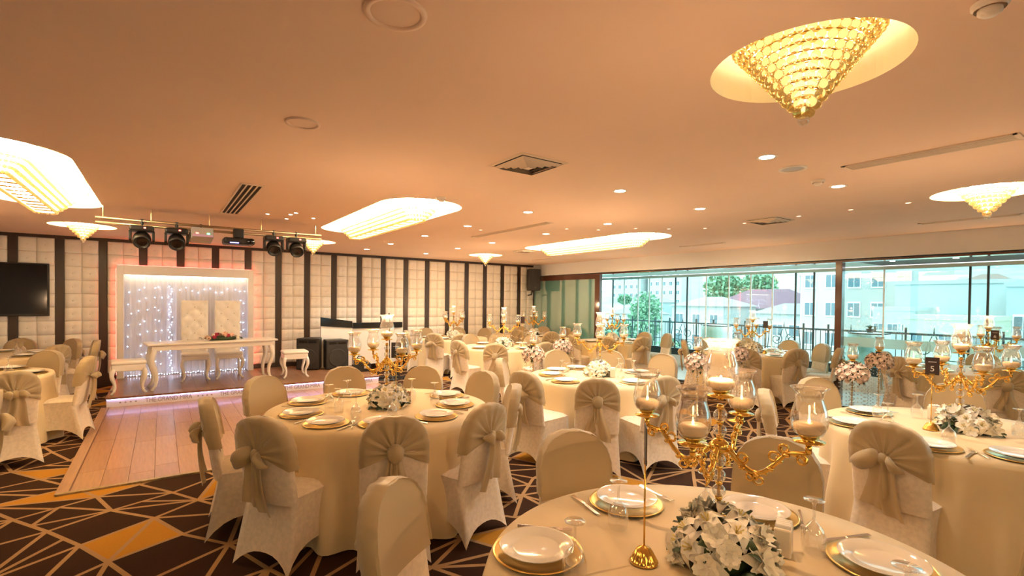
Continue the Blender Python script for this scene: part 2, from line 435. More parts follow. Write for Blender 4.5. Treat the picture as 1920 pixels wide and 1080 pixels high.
for k in range(-1, 19):
    xc = -2.037 + .5862 * k + .2931
    for c in (-.5, .5):
        for r in range(10):
            tx, tz = xc + c * TW, 2.647 - TH * (r + .5)
            if -.60 < tx < 1.45 and tz < 2.1: continue
            if tx < -1.75 and 1.35 < tz < 2.1: continue
            tl.append((math.hypot(tx, Y1), tx, tz))
tl.sort()
for d, tx, tz in tl[:300]: put(tme, 'tufted_tile', wall_back, (tx, Y1 - .012, tz))
mb = MB(); tb = tile_mb()
for d, tx, tz in tl[300:]: mb.addm(tb, Matrix.Translation((tx, Y1 - .012, tz)))
if mb.v:
    o = part(mb, 'tufted_tiles_far', M['leather'], wall_back, smooth=True); o['kind'] = 'stuff'
bt = MB()
for d, tx, tz in tl: bt.ball((tx, Y1 - .027, tz), .012, 6, 4, (1, .5, 1))
o = part(bt, 'tuft_buttons', M['leather'], wall_back, smooth=True); o['kind'] = 'stuff'
# left and rear walls
struct(put(MB().box((X0 - .07, (Y0 + Y1) / 2, HC / 2), (.14, Y1 - Y0, HC)).mesh('wall_left', M['plaster']), 'wall_left'))
struct(put(MB().box(((X0 + XG) / 2, Y0 - .07, HC / 2), (XG - X0, .14, HC)).mesh('wall_rear', M['plaster']), 'wall_rear'))
# beam on the window side, lower soffit, column, frosted frame
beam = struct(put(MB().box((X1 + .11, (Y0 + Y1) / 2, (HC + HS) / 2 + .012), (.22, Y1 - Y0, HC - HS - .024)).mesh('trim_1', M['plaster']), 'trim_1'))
part(MB().box((X1 + .11, (Y0 + Y1) / 2, HS - .008), (.23, Y1 - Y0, .03)), 'beam_edge', M['framebrown'], beam)
sof = struct(put(MB().box(((X1 + XG) / 2 + .11, (3.48 + Y1) / 2, HS + .045), (XG - X1 - .22, Y1 - 3.48, .06)).mesh('ceiling_terrace', M['soffit']), 'ceiling_terrace'))
part(MB().box(((X1 + XG) / 2 + .11, (3.48 + Y0) / 2, HS + .045), (XG - X1 - .22, 3.48 - Y0, .06)), 'brown_soffit', M['soffitbrown'], sof)
for y in (3.0, 2.2, 1.4, 1.15): part(MB().lathe([(.0, HS + .010), (.035, HS + .010), (.035, HS + .016)], 14, (X1 + .8, y, 0)), 'soffit_reflection', M['spot'], sof)  # glowing discs stand in for downlight reflections in the brown soffit
colm = struct(put(MB().box((X1 + .06, 3.48, HS / 2), (.12, .10, HS)).mesh('trim_2', M['framebrown'], bevel=.006), 'trim_2'))
wf = struct(put(MB().box((X1 + .05, 8.975, 1.17), (.10, .17, 2.34)).mesh('window_1', M['framebrown'], bevel=.006), 'window_1'))
part(MB().box((X1 + .05, 10.355, 2.285), (.10, 2.59, .11)), 'head_rail', M['framebrown'], wf)
part(MB().box((X1 + .05, 10.355, .06), (.10, 2.59, .12)), 'sill_rail', M['framebrown'], wf)
part(MB().box((X1 + .05, 10.355, 1.175), (.02, 2.59, 2.11)), 'frosted_pane', M['frost'], wf)
# terrace floor and glass front
struct(put(MB().box(((X1 + XG) / 2, (Y0 + Y1) / 2, -.05), (XG - X1, Y1 - Y0, .1)).mesh('floor_terrace', M['tile']), 'floor_terrace'))
win = struct(put(MB().box((XG + .02, (Y0 + Y1) / 2, .385), (.12, Y1 - Y0, .17)).mesh('window_2', M['postdark']), 'window_2'))
part(MB().box((XG + .02, (Y0 + Y1) / 2, .15), (.10, Y1 - Y0, .30)), 'low_wall', M['tile'], win)
part(MB().box((XG + .02, (Y0 + Y1) / 2, HS - .03), (.10, Y1 - Y0, .06)), 'head_rail', M['soffit'], win)
seams = [11.65, 10.16, 9.72, 9.21, 8.82, 8.40, 7.98, 7.63, 7.09, 6.50, 5.97, 5.48, 5.0, 4.64, 4.20, 3.44, 2.25, 2.03, .9, -.3, -1.6, -4.0, -8.0]
dark = {10.16, 7.98, 7.63, 5.0, 4.64, 4.20, 2.25, 2.03}
for a, b in zip(seams[:-1], seams[1:]):
    p = part(MB().box((XG, (a + b) / 2, 1.40), (.012, a - b - .012, 1.86)), 'glass_pane', M['panerefl'] if a <= 4.3 else M['pane'], win)
for s_ in seams[1:-1]:
    d = s_ in dark
    part(MB().box((XG, s_, 1.40), (.03 if d else .02, .030 if d else .028, 1.86)), 'pane_post' if d else 'pane_edge', M['postdark'] if d else M['whiteedge'], win)
part(MB().box((XG - .012, 1.5, .93), (.004, 5.2, .18)), 'frosted_band', M['frostband'], win)
# ceiling fittings: recessed spots
def recessed(name, x, y, r, lens, label, cat, group, W=0):
    t = thing(name, label, cat, (x, y, HC), 0, group)
    part(MB().lathe([(r, -.001), (r * 1.35, -.006), (r * 1.45, -.001), (r * 1.45, .004)], 20), 'trim_ring', M['detector'], t, True)
    part(MB().lathe([(0, -.002), (r, -.002), (r, .0)], 20), 'lens', lens, t)
    if W:
        l = bpy.data.lights.new('spot_lamp', 'SPOT'); l.energy = W; l.spot_size = math.radians(115); l.spot_blend = .8; l.color = (1, .91, .76); l.shadow_soft_size = .03
        lo = bpy.data.objects.new('spot_lamp', l); COL.objects.link(lo); lo.parent = t; lo.location = (0, 0, -.02)
    return t
DL = [(3.54, y) for y in (1.84, 3.23, 4.67, 6.08, 7.47, 8.96, 10.29)] + [(4.91, y) for y in (1.91, 3.29, 4.69, 6.0, 7.54, 8.82, 10.3)]
wh = ['nearest', 'second nearest', 'third nearest', 'middle', 'third farthest', 'second farthest', 'farthest']
for i, (x, y) in enumerate(DL):
    recessed('downlight', x, y, .05, M['spot'], 'round white ceiling downlight, %s of the %s row' % (wh[i % 7], 'left' if i < 7 else 'right'), 'downlight', 'ceiling downlights', SPOT_W)
RS = [(6.24, 1.78), (6.22, 2.29), (6.21, 2.83), (6.22, 3.51), (6.24, 4.1), (5.9, 4.45), (5.51, 4.72), (5.21, 5.16), (4.79, 5.38), (3.88, 6.28)]
for (x, y), r in zip(RS, ranks([(x, y, HC) for x, y in RS])):
    recessed('pin_light', x, y, .022, M['redspot'], 'tiny reddish pin light in the ceiling, %s of its curved row' % r, 'light', 'curved row of pin lights')
RS2 = [(1.08, 6.81), (1.32, 6.67), (1.35, 6.5), (1.35, 7.06), (1.62, 6.78)]
for (x, y), r in zip(RS2, ranks([(x, y, HC) for x, y in RS2])):
    recessed('pin_light', x, y, .022, M['spot'], 'tiny white pin light above the stage pipe, %s of five' % r, 'light', 'pin lights by the stage')
# ceiling speakers
for x, y, r, lb in ((.70, 1.74, .115, 'large round flush ceiling speaker at the top of the view'), (.69, 3.15, .10, 'faint round ceiling speaker left of the square vent'), (3.99, 1.87, .10, 'grey round ceiling speaker beside the downlight')):
    t = thing('ceiling_speaker', lb, 'speaker', (x, y, HC), 0, 'ceiling speakers')
    part(MB().lathe([(r * .78, -.002), (r * .82, -.010), (r * .97, -.010), (r, .001)], 36), 'rim', M['detector'] if x > 3 else M['ceil'], t, True)
    part(MB().lathe([(0, -.004), (r * .5, -.006), (r * .78, -.003)], 36), 'grille', M['greyplastic'] if x > 3 else M['ceil'], t, True)
for x, y, lb in ((4.54, 1.92, 'small white smoke detector beside the downlight'), (2.34, 4.56, 'small sprinkler head at the end of the long chandelier'), (2.34, .45, 'small detector at the top right corner of the ceiling')):
    t = thing('smoke_detector', lb, 'detector', (x, y, HC), 0, 'ceiling detectors')
    part(MB().lathe([(.052, 0), (.052, -.012), (.044, -.022)], 20), 'base', M['detector'], t, True)
    part(MB().lathe([(.034, -.022), (.034, -.034), (.022, -.044), (0, -.046)], 20), 'chamber', M['detector'], t, True)
# vents
def square_vent(x, y, s, label):
    t = thing('square_vent', label, 'vent', (x, y, HC), 0, 'square ceiling vents')
    part(MB().box((0, 0, .0), (s * .86, s * .86, .002)), 'void', M['ventdark'], t)
    for k in range(5):
        a = s / 2 * (1 - k * .18); b = a - s * .055; g = MB()
        z0, z1 = -.006 - .003 * (k > 0), -.026 - .002 * k
        if k == 0: z0, z1 = -.002, -.008
        for q in range(4):
            R = Matrix.Rotation(q * PI / 2, 4, 'Z')
            g.add([R @ Vector(p) for p in ((-a, -a, z0), (a, -a, z0), (b, -b, z1), (-b, -b, z1))], [(0, 1, 2, 3)])
        part(g, 'louvre_ring', M['ventwhite'], t)
    part(MB().box((0, 0, -.03), (s * .12, s * .12, .006)), 'centre_plate', M['ventwhite'], t)
square_vent(2.30, 3.04, .45, 'large square louvred vent in the middle of the ceiling')
square_vent(6.23, 3.20, .46, 'square louvred vent between two red pin lights')
square_vent(6.2, 8.3, .42, 'small far square vent beyond the long chandeliers')
def slot_vent(x0, x1, y0, y1, n, label, along):
    t = thing('slot_vent', label, 'vent', ((x0 + x1) / 2, (y0 + y1) / 2, HC), 0, 'slot vents')
    w, l = x1 - x0, y1 - y0
    part(MB().box((0, 0, -.002), (w, l, .004)), 'void', M['ventdark'], t)
    fr = MB()
    for sx in (-1, 1): fr.box((sx * w / 2, 0, -.005), (.014, l + .03, .010))
    for sy in (-1, 1): fr.box((0, sy * (l / 2 + .01), -.005), (w + .014, .03, .010))
    part(fr, 'frame', M['ventwhite'], t)
    bl = MB().box((0, 0, 0), (.012 if n > 2 else .01, l, .008)).mesh('blade', M['ventwhite'])
    for i in range(n): put(bl, 'blade', t, (-w / 2 + w * (i + 1) / (n + 1), 0, -.007))
slot_vent(4.22, 4.37, .69, 1.60, 5, 'long silver slot vent near the right chandelier', 'y')
slot_vent(.60, .78, 5.14, 7.05, 3, 'slot vent with three blades above the stage pipe', 'y')
slot_vent(4.17, 4.27, 5.1, 7.0, 2, 'long thin slot vent between the two centre chandeliers', 'y')
slot_vent(7.92, 8.0, 1.23, 2.13, 1, 'thin grey slot vent under the far right chandelier', 'y')
slot_vent(7.92, 8.0, 4.87, 5.70, 1, 'thin slot vent near the window beam', 'y')
slot_vent(7.75, 7.83, 9.3, 10.0, 1, 'short slot vent by the far corner', 'y')
# chandeliers
def ring_strip(pts, z0, z1):
    n = len(pts)
    return MB().add([(x, y, z0) for x, y in pts] + [(x, y, z1) for x, y in pts], [(i, (i + 1) % n, n + (i + 1) % n, n + i) for i in range(n)])
ballme = MB().ball((0, 0, 0), 1, 12, 8).mesh('crystal_ball', M['crystal_near'], True)
def along(pts, step):
    P = [Vector((a, b, 0)) for a, b in pts]; P.append(P[0]); L = [(P[i + 1] - P[i]).length for i in range(len(P) - 1)]; T = sum(L)
    n = max(3, int(T / step)); out = []; i = 0; acc = 0
    for k in range(n):
        d = T * k / n
        while acc + L[i] < d: acc += L[i]; i += 1
        out.append(P[i].lerp(P[i + 1], (d - acc) / max(L[i], 1e-6)))
    return out
RT0 = [(.285 - .029 * k, .125 - .036 * k) for k in range(10)]      # radius, height about the ceiling plane
RTF = [(.285 - .0237 * k, .125 - .0295 * k) for k in range(12)]
def round_chandelier(x, y, label, fine):
    RT = RTF if fine else RT0
    t = thing('crystal_chandelier', label, 'chandelier', (x, y, HC), 0, 'round crystal chandeliers')
    part(MB().lathe([(0, .255), (.30, .255), (.30, .235), (0, .235)], 40), 'ceiling_plate', M['gold'], t)
    rod = MB()
    for r, z in RT: rod.lathe([(max(r - .012, .004), z + .026), (max(r - .006, .006), z + .030), (max(r - .012, .004), z + .034)], 32)
    part(rod, 'gold_hoops', M['gold'], t, True)
    for k, (r, z) in enumerate(RT):
        ri = max(r - .016, .006)
        part(ring_strip([(ri * math.cos(2 * PI * i / 32), ri * math.sin(2 * PI * i / 32)) for i in range(32)], z + .004, z + (.018 if fine else .034)), 'bead_glow_band', M['strip_near'] if fine else (M['strip'] if k < 4 else M['strip_low']), t)  # band glows itself, in place of bulb light through the beads
        br = (.0180 if fine else .0155) + .0004 * k; n = max(4, int(2 * PI * r / (br * 2.15))); g = MB()
        for i in range(n):
            a = 2 * PI * (i + .5 * (k % 2)) / n; p = (r * math.cos(a), r * math.sin(a), z)
            if fine: put(ballme, 'crystal_ball', t, p, (0, 0, a), br)
            else: g.ball(p, br, 6, 4)
        if not fine: part(g, 'crystal_tier', M['crystal'], t, True)
    if fine: part(ring_strip([(.378 * math.cos(2 * PI * i / 48), .378 * math.sin(2 * PI * i / 48)) for i in range(48)], .235, .247), 'recess_fill_ring', M['recess_fill'], t)  # glowing ring added to brighten the near recess
    part(MB().ball((0, 0, -.232), .024, 14, 10), 'drop_ball', M['crystal_clear'], t, True)
    for i in range(6):
        a = 2 * PI * i / 6; part(MB().ball((.20 * math.cos(a), .20 * math.sin(a), .19), .018, 8, 6), 'bulb', M['bulb_near'] if fine else M['bulb'], t, True)
    return t
nm = ['large round crystal chandelier near the camera, top right', 'round crystal chandelier at the far right edge', 'round crystal chandelier in front of the left wall panels', 'round crystal chandelier half hidden behind a stage light', 'small far round crystal chandelier near the corner', 'unseen round chandelier beyond the left picture edge, added for fill light']
for i, (x, y, r) in enumerate(ROUND): round_chandelier(x, y, nm[i], i == 0)
LT = [(.36 - .038 * k, 1.40 - .034 * k, .11 - .036 * k) for k in range(8)]
def long_chandelier(x, y, label):
    t = thing('long_chandelier', label, 'chandelier', (x, y, HC), 0, 'long crystal chandeliers')
    part(MB().prism(stadium(.38, 1.42), .235, .255), 'ceiling_plate', M['gold'], t)
    for k, (hw, hl, z) in enumerate(LT):
        part(ring_strip(stadium(hw - .016, hl - .016, 6), z + .002, z + .036), 'bead_glow_band', M['strip'] if k < 4 else M['strip_low'], t)
        g = MB()
        for p in along(stadium(hw, hl, 8), .036): g.ball((p.x, p.y, z), .0155, 6, 4)
        part(g, 'crystal_tier', M['crystal'], t, True)
    g = MB()
    for j in range(-5, 6): g.tube([(-.09, j * .2, LT[-1][2] + .01), (.09, j * .2, LT[-1][2] + .01)], .006, 5)
    part(g, 'bottom_struts', M['gold'], t)
    for j in range(-3, 4):
        for sx in (-.2, .2): part(MB().ball((sx, j * .36, .19), .018, 8, 6), 'bulb', M['bulb'], t, True)
    return t
for (x, y), lb in zip(LONG, ('long stepped crystal chandelier at the left edge', 'long stepped crystal chandelier in the centre of the ceiling', 'long stepped crystal chandelier near the windows', 'unseen left long chandelier added behind the camera for fill light', 'unseen centre long chandelier added behind the camera for fill light', 'unseen right long chandelier added behind the camera for fill light')): long_chandelier(x, y, lb)
# ------------------------------------------------------------------ stage
SX0, SX1, SY0, SZ = -.67, 3.47, 9.31, .155
stage = thing('stage', 'low wooden stage with white lettered and lit front edge', 'stage')
part(MB().box(((SX0 + SX1) / 2, (SY0 + Y1) / 2 + .03, SZ / 2 - .02), (SX1 - SX0 - .06, Y1 - SY0 - .22, SZ - .04)), 'body', M['black'], stage)
part(MB().box(((SX0 + SX1) / 2, SY0 + .035, .065), (SX1 - SX0 - .02, .02, .125)), 'fascia', M['fascia'], stage)
part(MB().box((SX1 - .02, (SY0 + Y1) / 2, .065), (.02, Y1 - SY0 - .1, .125)), 'side_fascia', M['fascia'], stage)
part(MB().box(((SX0 + SX1) / 2, SY0 + .005, SZ - .012), (SX1 - SX0, .05, .028)), 'nosing', M['edgewood'], stage, bevel=.006)
part(MB().box(((SX0 + SX1) / 2, SY0 + .012, .128), (SX1 - SX0 - .02, .012, .010)), 'led_strip', M['led'], stage)
part(MB().box(((SX0 + SX1) / 2, SY0 + .040, .006), (SX1 - SX0 - .02, .016, .008)), 'floor_led_strip', M['led'], stage)
x = SX0 + .0; sr = random.Random(2); sm = {}
while x < SX1 - .02:
    y = SY0 + .03 - sr.uniform(0, 1.0)
    while y < Y1 - .04:
        a, b = max(y, SY0 + .03), min(y + 1.25, Y1 - .04); y += 1.25
        if b - a < .05: continue
        w = min(.19, SX1 - x) - .002; key = (round(w, 3), round(b - a, 2), sr.randrange(3))
        if key not in sm: sm[key] = MB().box((w / 2, (b - a - .002) / 2, 0), (w, b - a - .002, .018)).mesh('board', M['stagewood'][key[2]], bevel=.0012)
        put(sm[key], 'board', stage, (x, a, SZ - .009))
    x += .19
def text(s, size, parent, loc, rot, material, name, ext=.001, align='LEFT'):
    c = bpy.data.curves.new(name, 'FONT'); c.body = s; c.size = size; c.extrude = ext; c.align_x = align; c.align_y = 'CENTER'
    tmp = bpy.data.objects.new(name, c); COL.objects.link(tmp); bpy.context.view_layer.update()
    me = bpy.data.meshes.new_from_object(tmp); bpy.data.objects.remove(tmp); me.materials.clear(); me.materials.append(material)
    o = put(me, name, parent, loc, rot); return o
star = [(.018 * (1 if i % 2 == 0 else .42) * math.sin(PI * i / 5), .018 * (1 if i % 2 == 0 else .42) * math.cos(PI * i / 5)) for i in range(10)]
stme = MB().prism(star, -.001, .001, 'y').mesh('star', M['letter'])
xx = -.50
for rep in range(4):
    for k in range(4):
        if xx + .06 * k < SX1 - .05: put(stme, 'star', stage, (xx + .062 * k, SY0 + .0235, .066))
    xs = xx + .30
    o = text('THE GRAND MIRA', .093, stage, (xs, SY0 + .0235, .066), (PI / 2, 0, 0), M['letter'], 'lettering')
    bpy.context.view_layer.update(); w = o.dimensions.x
    if w: o.scale = (.60 / w, 1, 1)
    xx += .98
# backdrop with sheer curtains
BX0, BX1, BY, BZ = -.66, 1.55, 11.33, 2.215
bd = thing('bridal_backdrop', 'white framed bridal backdrop with sheer curtains behind head table', 'backdrop', (0, 0, 0))
fr = MB(); W_ = .105
part(MB().box((BX0 + W_ / 2, (BY + Y1) / 2 - .02, (BZ + SZ) / 2), (W_, Y1 - BY - .06, BZ - SZ)), 'side_post', M['white'], bd, bevel=.006)
part(MB().box((BX1 - W_ / 2, (BY + Y1) / 2 - .02, (BZ + SZ) / 2), (W_, Y1 - BY - .06, BZ - SZ)), 'side_post', M['white'], bd, bevel=.006)
part(MB().box(((BX0 + BX1) / 2, (BY + Y1) / 2 - .02, BZ - .085), (BX1 - BX0 - .21, Y1 - BY - .06, .17)), 'header', M['white'], bd, bevel=.006)
part(MB().box(((BX0 + BX1) / 2, Y1 - .065, (BZ + SZ) / 2 - .08), (BX1 - BX0 - .2, .02, BZ - SZ - .17)), 'back_panel', M['white'], bd)
part(MB().box(((BX0 + BX1) / 2, BY + .13, BZ - .178), (BX1 - BX0 - .25, .03, .012)), 'light_strip', M['warmled'], bd)
for j, (a, b) in enumerate(((BX0 + .11, BX0 + .80), (BX0 + .76, BX0 + 1.42), (BX0 + 1.40, BX1 - .11))):
    def cf(u, v, a=a, b=b, j=j):
        xq = a + (b - a) * u; return (xq, BY + .20 + .008 * math.sin(u * 46 + j) + .004 * math.sin(u * 101 + 2 * j) + .012 * math.sin(v * 3 + u * 9), SZ + .012 + (BZ - SZ - .20) * v)
    part(MB().grid(cf, 72, 5), 'sheer_curtain', M['sheerwhite'], bd, True)
for sx in (BX0 - .012, BX1 + .012): part(MB().box((sx, Y1 - .10, (BZ + SZ) / 2), (.012, .02, BZ - SZ - .1)), 'red_led_strip', M['redled'], bd)
part(MB().box(((BX0 + BX1) / 2, Y1 - .10, BZ + .010), (BX1 - BX0, .02, .010)), 'red_led_strip', M['redled'], bd)
fl = MB(); lr = random.Random(11); wire = MB()
def bulbs(x, z): fl.ball((x, BY + .150 + lr.uniform(-.01, .01), z), .0075, 6, 4)
for row in range(9):
    z = 1.78 - row * .205
    for cxx in (BX0 + .18, BX0 + .33, BX0 + .42, BX0 + .55, BX0 + .64): bulbs(cxx + lr.uniform(-.03, .03), z - .06 * math.sin((cxx - BX0) * 9) + lr.uniform(-.03, .03))
    for cxx in (BX1 - .30, BX1 - .16, BX1 - .22): bulbs(cxx + lr.uniform(-.02, .02), z + lr.uniform(-.05, .03))
for k in range(34): bulbs(BX0 + .80 + lr.uniform(-.035, .035), 1.85 - k * .049)
for k in range(9): bulbs(BX0 + .95 + k * .10, 1.78 + .05 * math.sin(k * 1.7))
for k in range(46):
    xk = BX0 + .16 + k * .042; fl.ball((xk, BY + .10 + lr.uniform(-.02, .02), SZ + .016 + lr.uniform(0, .025)), .0075, 6, 4)
wire.tube([(BX0 + .15 + k * .04, BY + .10 + .01 * math.sin(k * 2), SZ + .008) for k in range(50)], .003, 4)
for q in (BX0 + .80,): wire.tube([(q + .01 * math.sin(k), BY + .158, 1.9 - k * .05) for k in range(35)], .0015, 4)
ft = thing('fairy_light_string', 'cool white fairy light strings over the sheer curtains', 'fairy lights')
o = part(fl, 'fairy_bulbs', M['fairy'], ft); o['kind'] = 'stuff'; part(wire, 'wire', M['greyplastic'], ft)
# cabriole legs
def cab_leg(hh, dx, dy, r0=.032, r1=.016):
    pts = []; rs = []
    for i in range(9):
        t = i / 8; z = hh * (1 - t)
        off = .030 * math.sin(PI * min(1, t * 1.9)) * (1 if t < .53 else 0) - .024 * math.sin(PI * max(0, (t - .45) / .5)) * (1 if t > .45 else 0) + (.034 * ((t - .9) / .1) if t > .9 else 0)
        pts.append((dx * off, dy * off, max(z, .008))); rs.append(r0 * (1 - t) + r1 * t if t < .9 else r1 * 1.15)
    return MB().tube(pts, rs, 8)
def stool(label, loc, rz, name='padded_stool', group='white stools'):
    t = thing(name, label, 'stool', loc, rz, group)
    part(MB().box((0, 0, .40), (.42, .42, .10)), 'apron', M['white'], t, bevel=.012)
    part(MB().box((0, 0, .475), (.44, .44, .06)), 'cushion', M['whitesat'], t, True, bevel=.024)
    for sx in (-1, 1):
        for sy in (-1, 1): part(cab_leg(.38, sx * .7, sy * .7), 'leg', M['white'], t, True, loc=(sx * .185, sy * .185, 0))
    return t
stool('white padded stool with curved legs at the left stage corner', (-.42, 9.72, SZ), .08)
stool('white padded stool with curved legs beside the black loudspeakers', (2.07, 10.05, SZ), -.05)
def throne(label, loc):
    t = thing('bridal_chair', label, 'chair', loc, 0, 'bridal chairs')
    part(MB().box((0, .0, .405), (.42, .44, .07)), 'seat_rail', M['white'], t, bevel=.012)
    part(MB().box((0, 0, .455), (.43, .44, .07)), 'seat', M['whitesat'], t, True, bevel=.026)
    bk = MB(); NX, NZ = 16, 36
    def bf(u, v):
        xx_ = (u - .5) * .42; zz = .36 + v * 1.07; row = v * 9; col = u * 4
        d = 0
        if .03 < u < .97 and .02 < v < .98: d = .022 * (abs(math.sin(PI * (col + row) / 2)) * abs(math.sin(PI * (col - row) / 2))) ** .6 + .006
        return (xx_, .185 - d, zz)
    bk.grid(bf, NX, NZ); bk.box((0, .215, .895), (.42, .05, 1.07))
    b = part(bk, 'backrest', M['whitesat'], t, True)
    bme_ = MB().ball((0, 0, 0), .010, 6, 4).mesh('button', M['greyplastic'], True)
    for r in range(1, 9):
        for c in range(1, 4):
            if (r + c) % 2 == 0: put(bme_, 'button', b, ((c / 4 - .5) * .42, .178, .36 + r / 9 * 1.07))
        if r % 2 == 0:
            pass
    for sx in (-1, 1):
        part(cab_leg(.39, sx * .7, -.7), 'leg', M['white'], t, True, loc=(sx * .185, -.19, 0))
        part(MB().tube([(0, 0, .40), (0, .02, .2), (0, .04, .005)], [.022, .018, .014], 8), 'leg', M['white'], t, True, loc=(sx * .185, .18, 0))
    return t
throne('tall white tufted bridal chair on the left behind the head table', (.50, 10.56, SZ))
throne('tall white tufted bridal chair on the right behind the head table', (1.03, 10.58, SZ))
ht = thing('head_table', 'long white head table with curved legs on the stage', 'table', (.74, 9.92, SZ), .13)
part(MB().box((0, 0, .735), (1.93, .56, .035)), 'tabletop', M['white'], ht, bevel=.010)
part(MB().box((0, 0, .675), (1.80, .46, .085)), 'apron', M['white'], ht, bevel=.01)
for sx in (-1, 1):
    for sy in (-1, 1): part(cab_leg(.66, sx * 1.1, sy * .6, .045, .02), 'leg', M['white'], ht, True, loc=(sx * .86, sy * .19, 0))
# stage right: loudspeakers, booth, mixer bag, microphone stand
def pa_speaker(label, loc, rz, w, d, hh, name='loudspeaker'):
    t = thing(name, label, 'loudspeaker', loc, rz, 'stage loudspeakers')
    out = [(-w / 2, -d / 2), (w / 2, -d / 2), (w * .40, d / 2), (-w * .40, d / 2)]
    part(MB().prism(out, .01, hh), 'cabinet', M['black'], t, bevel=.015)
    part(MB().box((0, -d / 2 - .004, hh * .44), (w * .90, .012, hh * .80)), 'baffle', M['grille'], t, bevel=.004)
    part(MB().lathe([(0, .010), (.03, .016), (.10, -.004), (.17, .012), (.185, .012), (.185, 0)], 30), 'woofer', M['grille'], t, True, loc=(0, -d / 2 - .010, hh * .40), rot=(PI / 2, 0, 0))
    for sx in (-1, 1): part(MB().box((sx * w * .20, -d / 2 - .006, hh * .90), (w * .32, .016, hh * .07)), 'port', M['blackgloss'], t, bevel=.005)
    part(MB().box((0, -d / 2 - .013, hh * .10), (.045, .006, .03)), 'badge', M['greyplastic'], t)
    for z in (0,):
        for sx in (-1, 1): part(MB().lathe([(0, 0), (.02, 0), (.02, .012), (0, .012)], 10), 'foot', M['black'], t, loc=(sx * w * .35, -d * .35, 0))
    return t
pa_speaker('black loudspeaker turned sideways behind the white stool', (2.58, 10.98, SZ), -.5, .46, .42, .66)
pa_speaker('black loudspeaker with round woofer facing the room', (3.04, 10.82, SZ), .0, .47, .40, .62)
bo = thing('dj_booth', 'white booth panel with slanted black top behind the loudspeakers', 'booth', (0, 0, SZ))
part(MB().add([(2.80, 11.02, 0), (3.50, 11.12, 0), (3.50, 11.12, .86), (2.80, 11.02, .90), (2.80, 11.08, 0), (3.50, 11.18, 0), (3.50, 11.18, .86), (2.80, 11.08, .90)], [(0, 1, 2, 3), (5, 4, 7, 6), (3, 2, 6, 7), (0, 3, 7, 4), (1, 5, 6, 2)]), 'white_panel', M['white'], bo)
part(MB().add([(2.80, 11.00, .90), (3.50, 11.10, .84), (3.50, 11.10, .99), (2.80, 11.00, 1.09), (2.80, 11.06, .90), (3.50, 11.16, .84), (3.50, 11.16, .99), (2.80, 11.06, 1.09)], [(0, 1, 2, 3), (5, 4, 7, 6), (3, 2, 6, 7), (0, 3, 7, 4), (1, 5, 6, 2), (0, 4, 5, 1)]), 'black_band', M['blackgloss'], bo)
part(MB().box((4.12, 11.20, .42), (1.16, .06, .84)), 'white_panel', M['white'], bo)
part(MB().box((4.12, 11.18, .89), (1.18, .08, .13)), 'black_band', M['blackgloss'], bo)
mixr = thing('mixer_case', 'low black amplifier case with cables at the stage edge', 'case', (3.40, 10.12, SZ), -.25)
part(MB().prism([(-.17, 0), (.17, 0), (.17, .16), (-.05, .26), (-.17, .26)], -.13, .13, 'y'), 'case', M['black'], mixr, bevel=.015)
part(MB().box((.08, -.135, .09), (.10, .01, .05)), 'label_plate', M['greyplastic'], mixr)
part(MB().tube([(-.1, 0, .26), (-.08, 0, .31), (.0, 0, .30), (.04, 0, .24)], .012, 6), 'handle', M['black'], mixr, True)
cb = thing('cable_tangle', 'loose black cables lying around the microphone stand', 'cable', (3.75, 9.75, 0))
for k in range(4):
    cr2 = random.Random(k + 40)
    part(MB().tube([(.28 * math.cos(i * .5 + k) * (1 + .3 * math.sin(i * .31)) + .05 * k, .25 * math.sin(i * .47 + k), .012 + .004 * k) for i in range(26)], .007, 5), 'cable', M['black'], cb, True)
ms = thing('microphone_stand', 'black tripod microphone stand behind the table numbered 3', 'stand', (3.84, 9.74, 0))
part(MB().tube([(0, 0, .28), (0, 0, 1.28)], .010, 8), 'pole', M['black'], ms)
for k in range(3):
    a = 2 * PI * k / 3 + .4; part(MB().tube([(0, 0, .40), (.30 * math.cos(a), .30 * math.sin(a), .012)], .011, 6), 'leg', M['black'], ms)
    part(MB().tube([(0, 0, .25), (.17 * math.cos(a), .17 * math.sin(a), .18)], .006, 6), 'brace', M['black'], ms)
part(MB().tube([(0, 0, 1.28), (-.02, 0, 1.36)], [.016, .02], 8), 'microphone', M['black'], ms, True)
tv = thing('television', 'large black flat television on the tufted wall at far left', 'television', (-2.06, Y1 - .12, 1.745))
part(MB().box((0, 0, 0), (.98, .05, .90)), 'casing', M['black'], tv, bevel=.008)
part(MB().box((0, -.027, .01), (.93, .006, .84)), 'screen', M['blackgloss'], tv)
part(MB().box((0, .05, 0), (.3, .06, .3)), 'wall_mount', M['black'], tv)
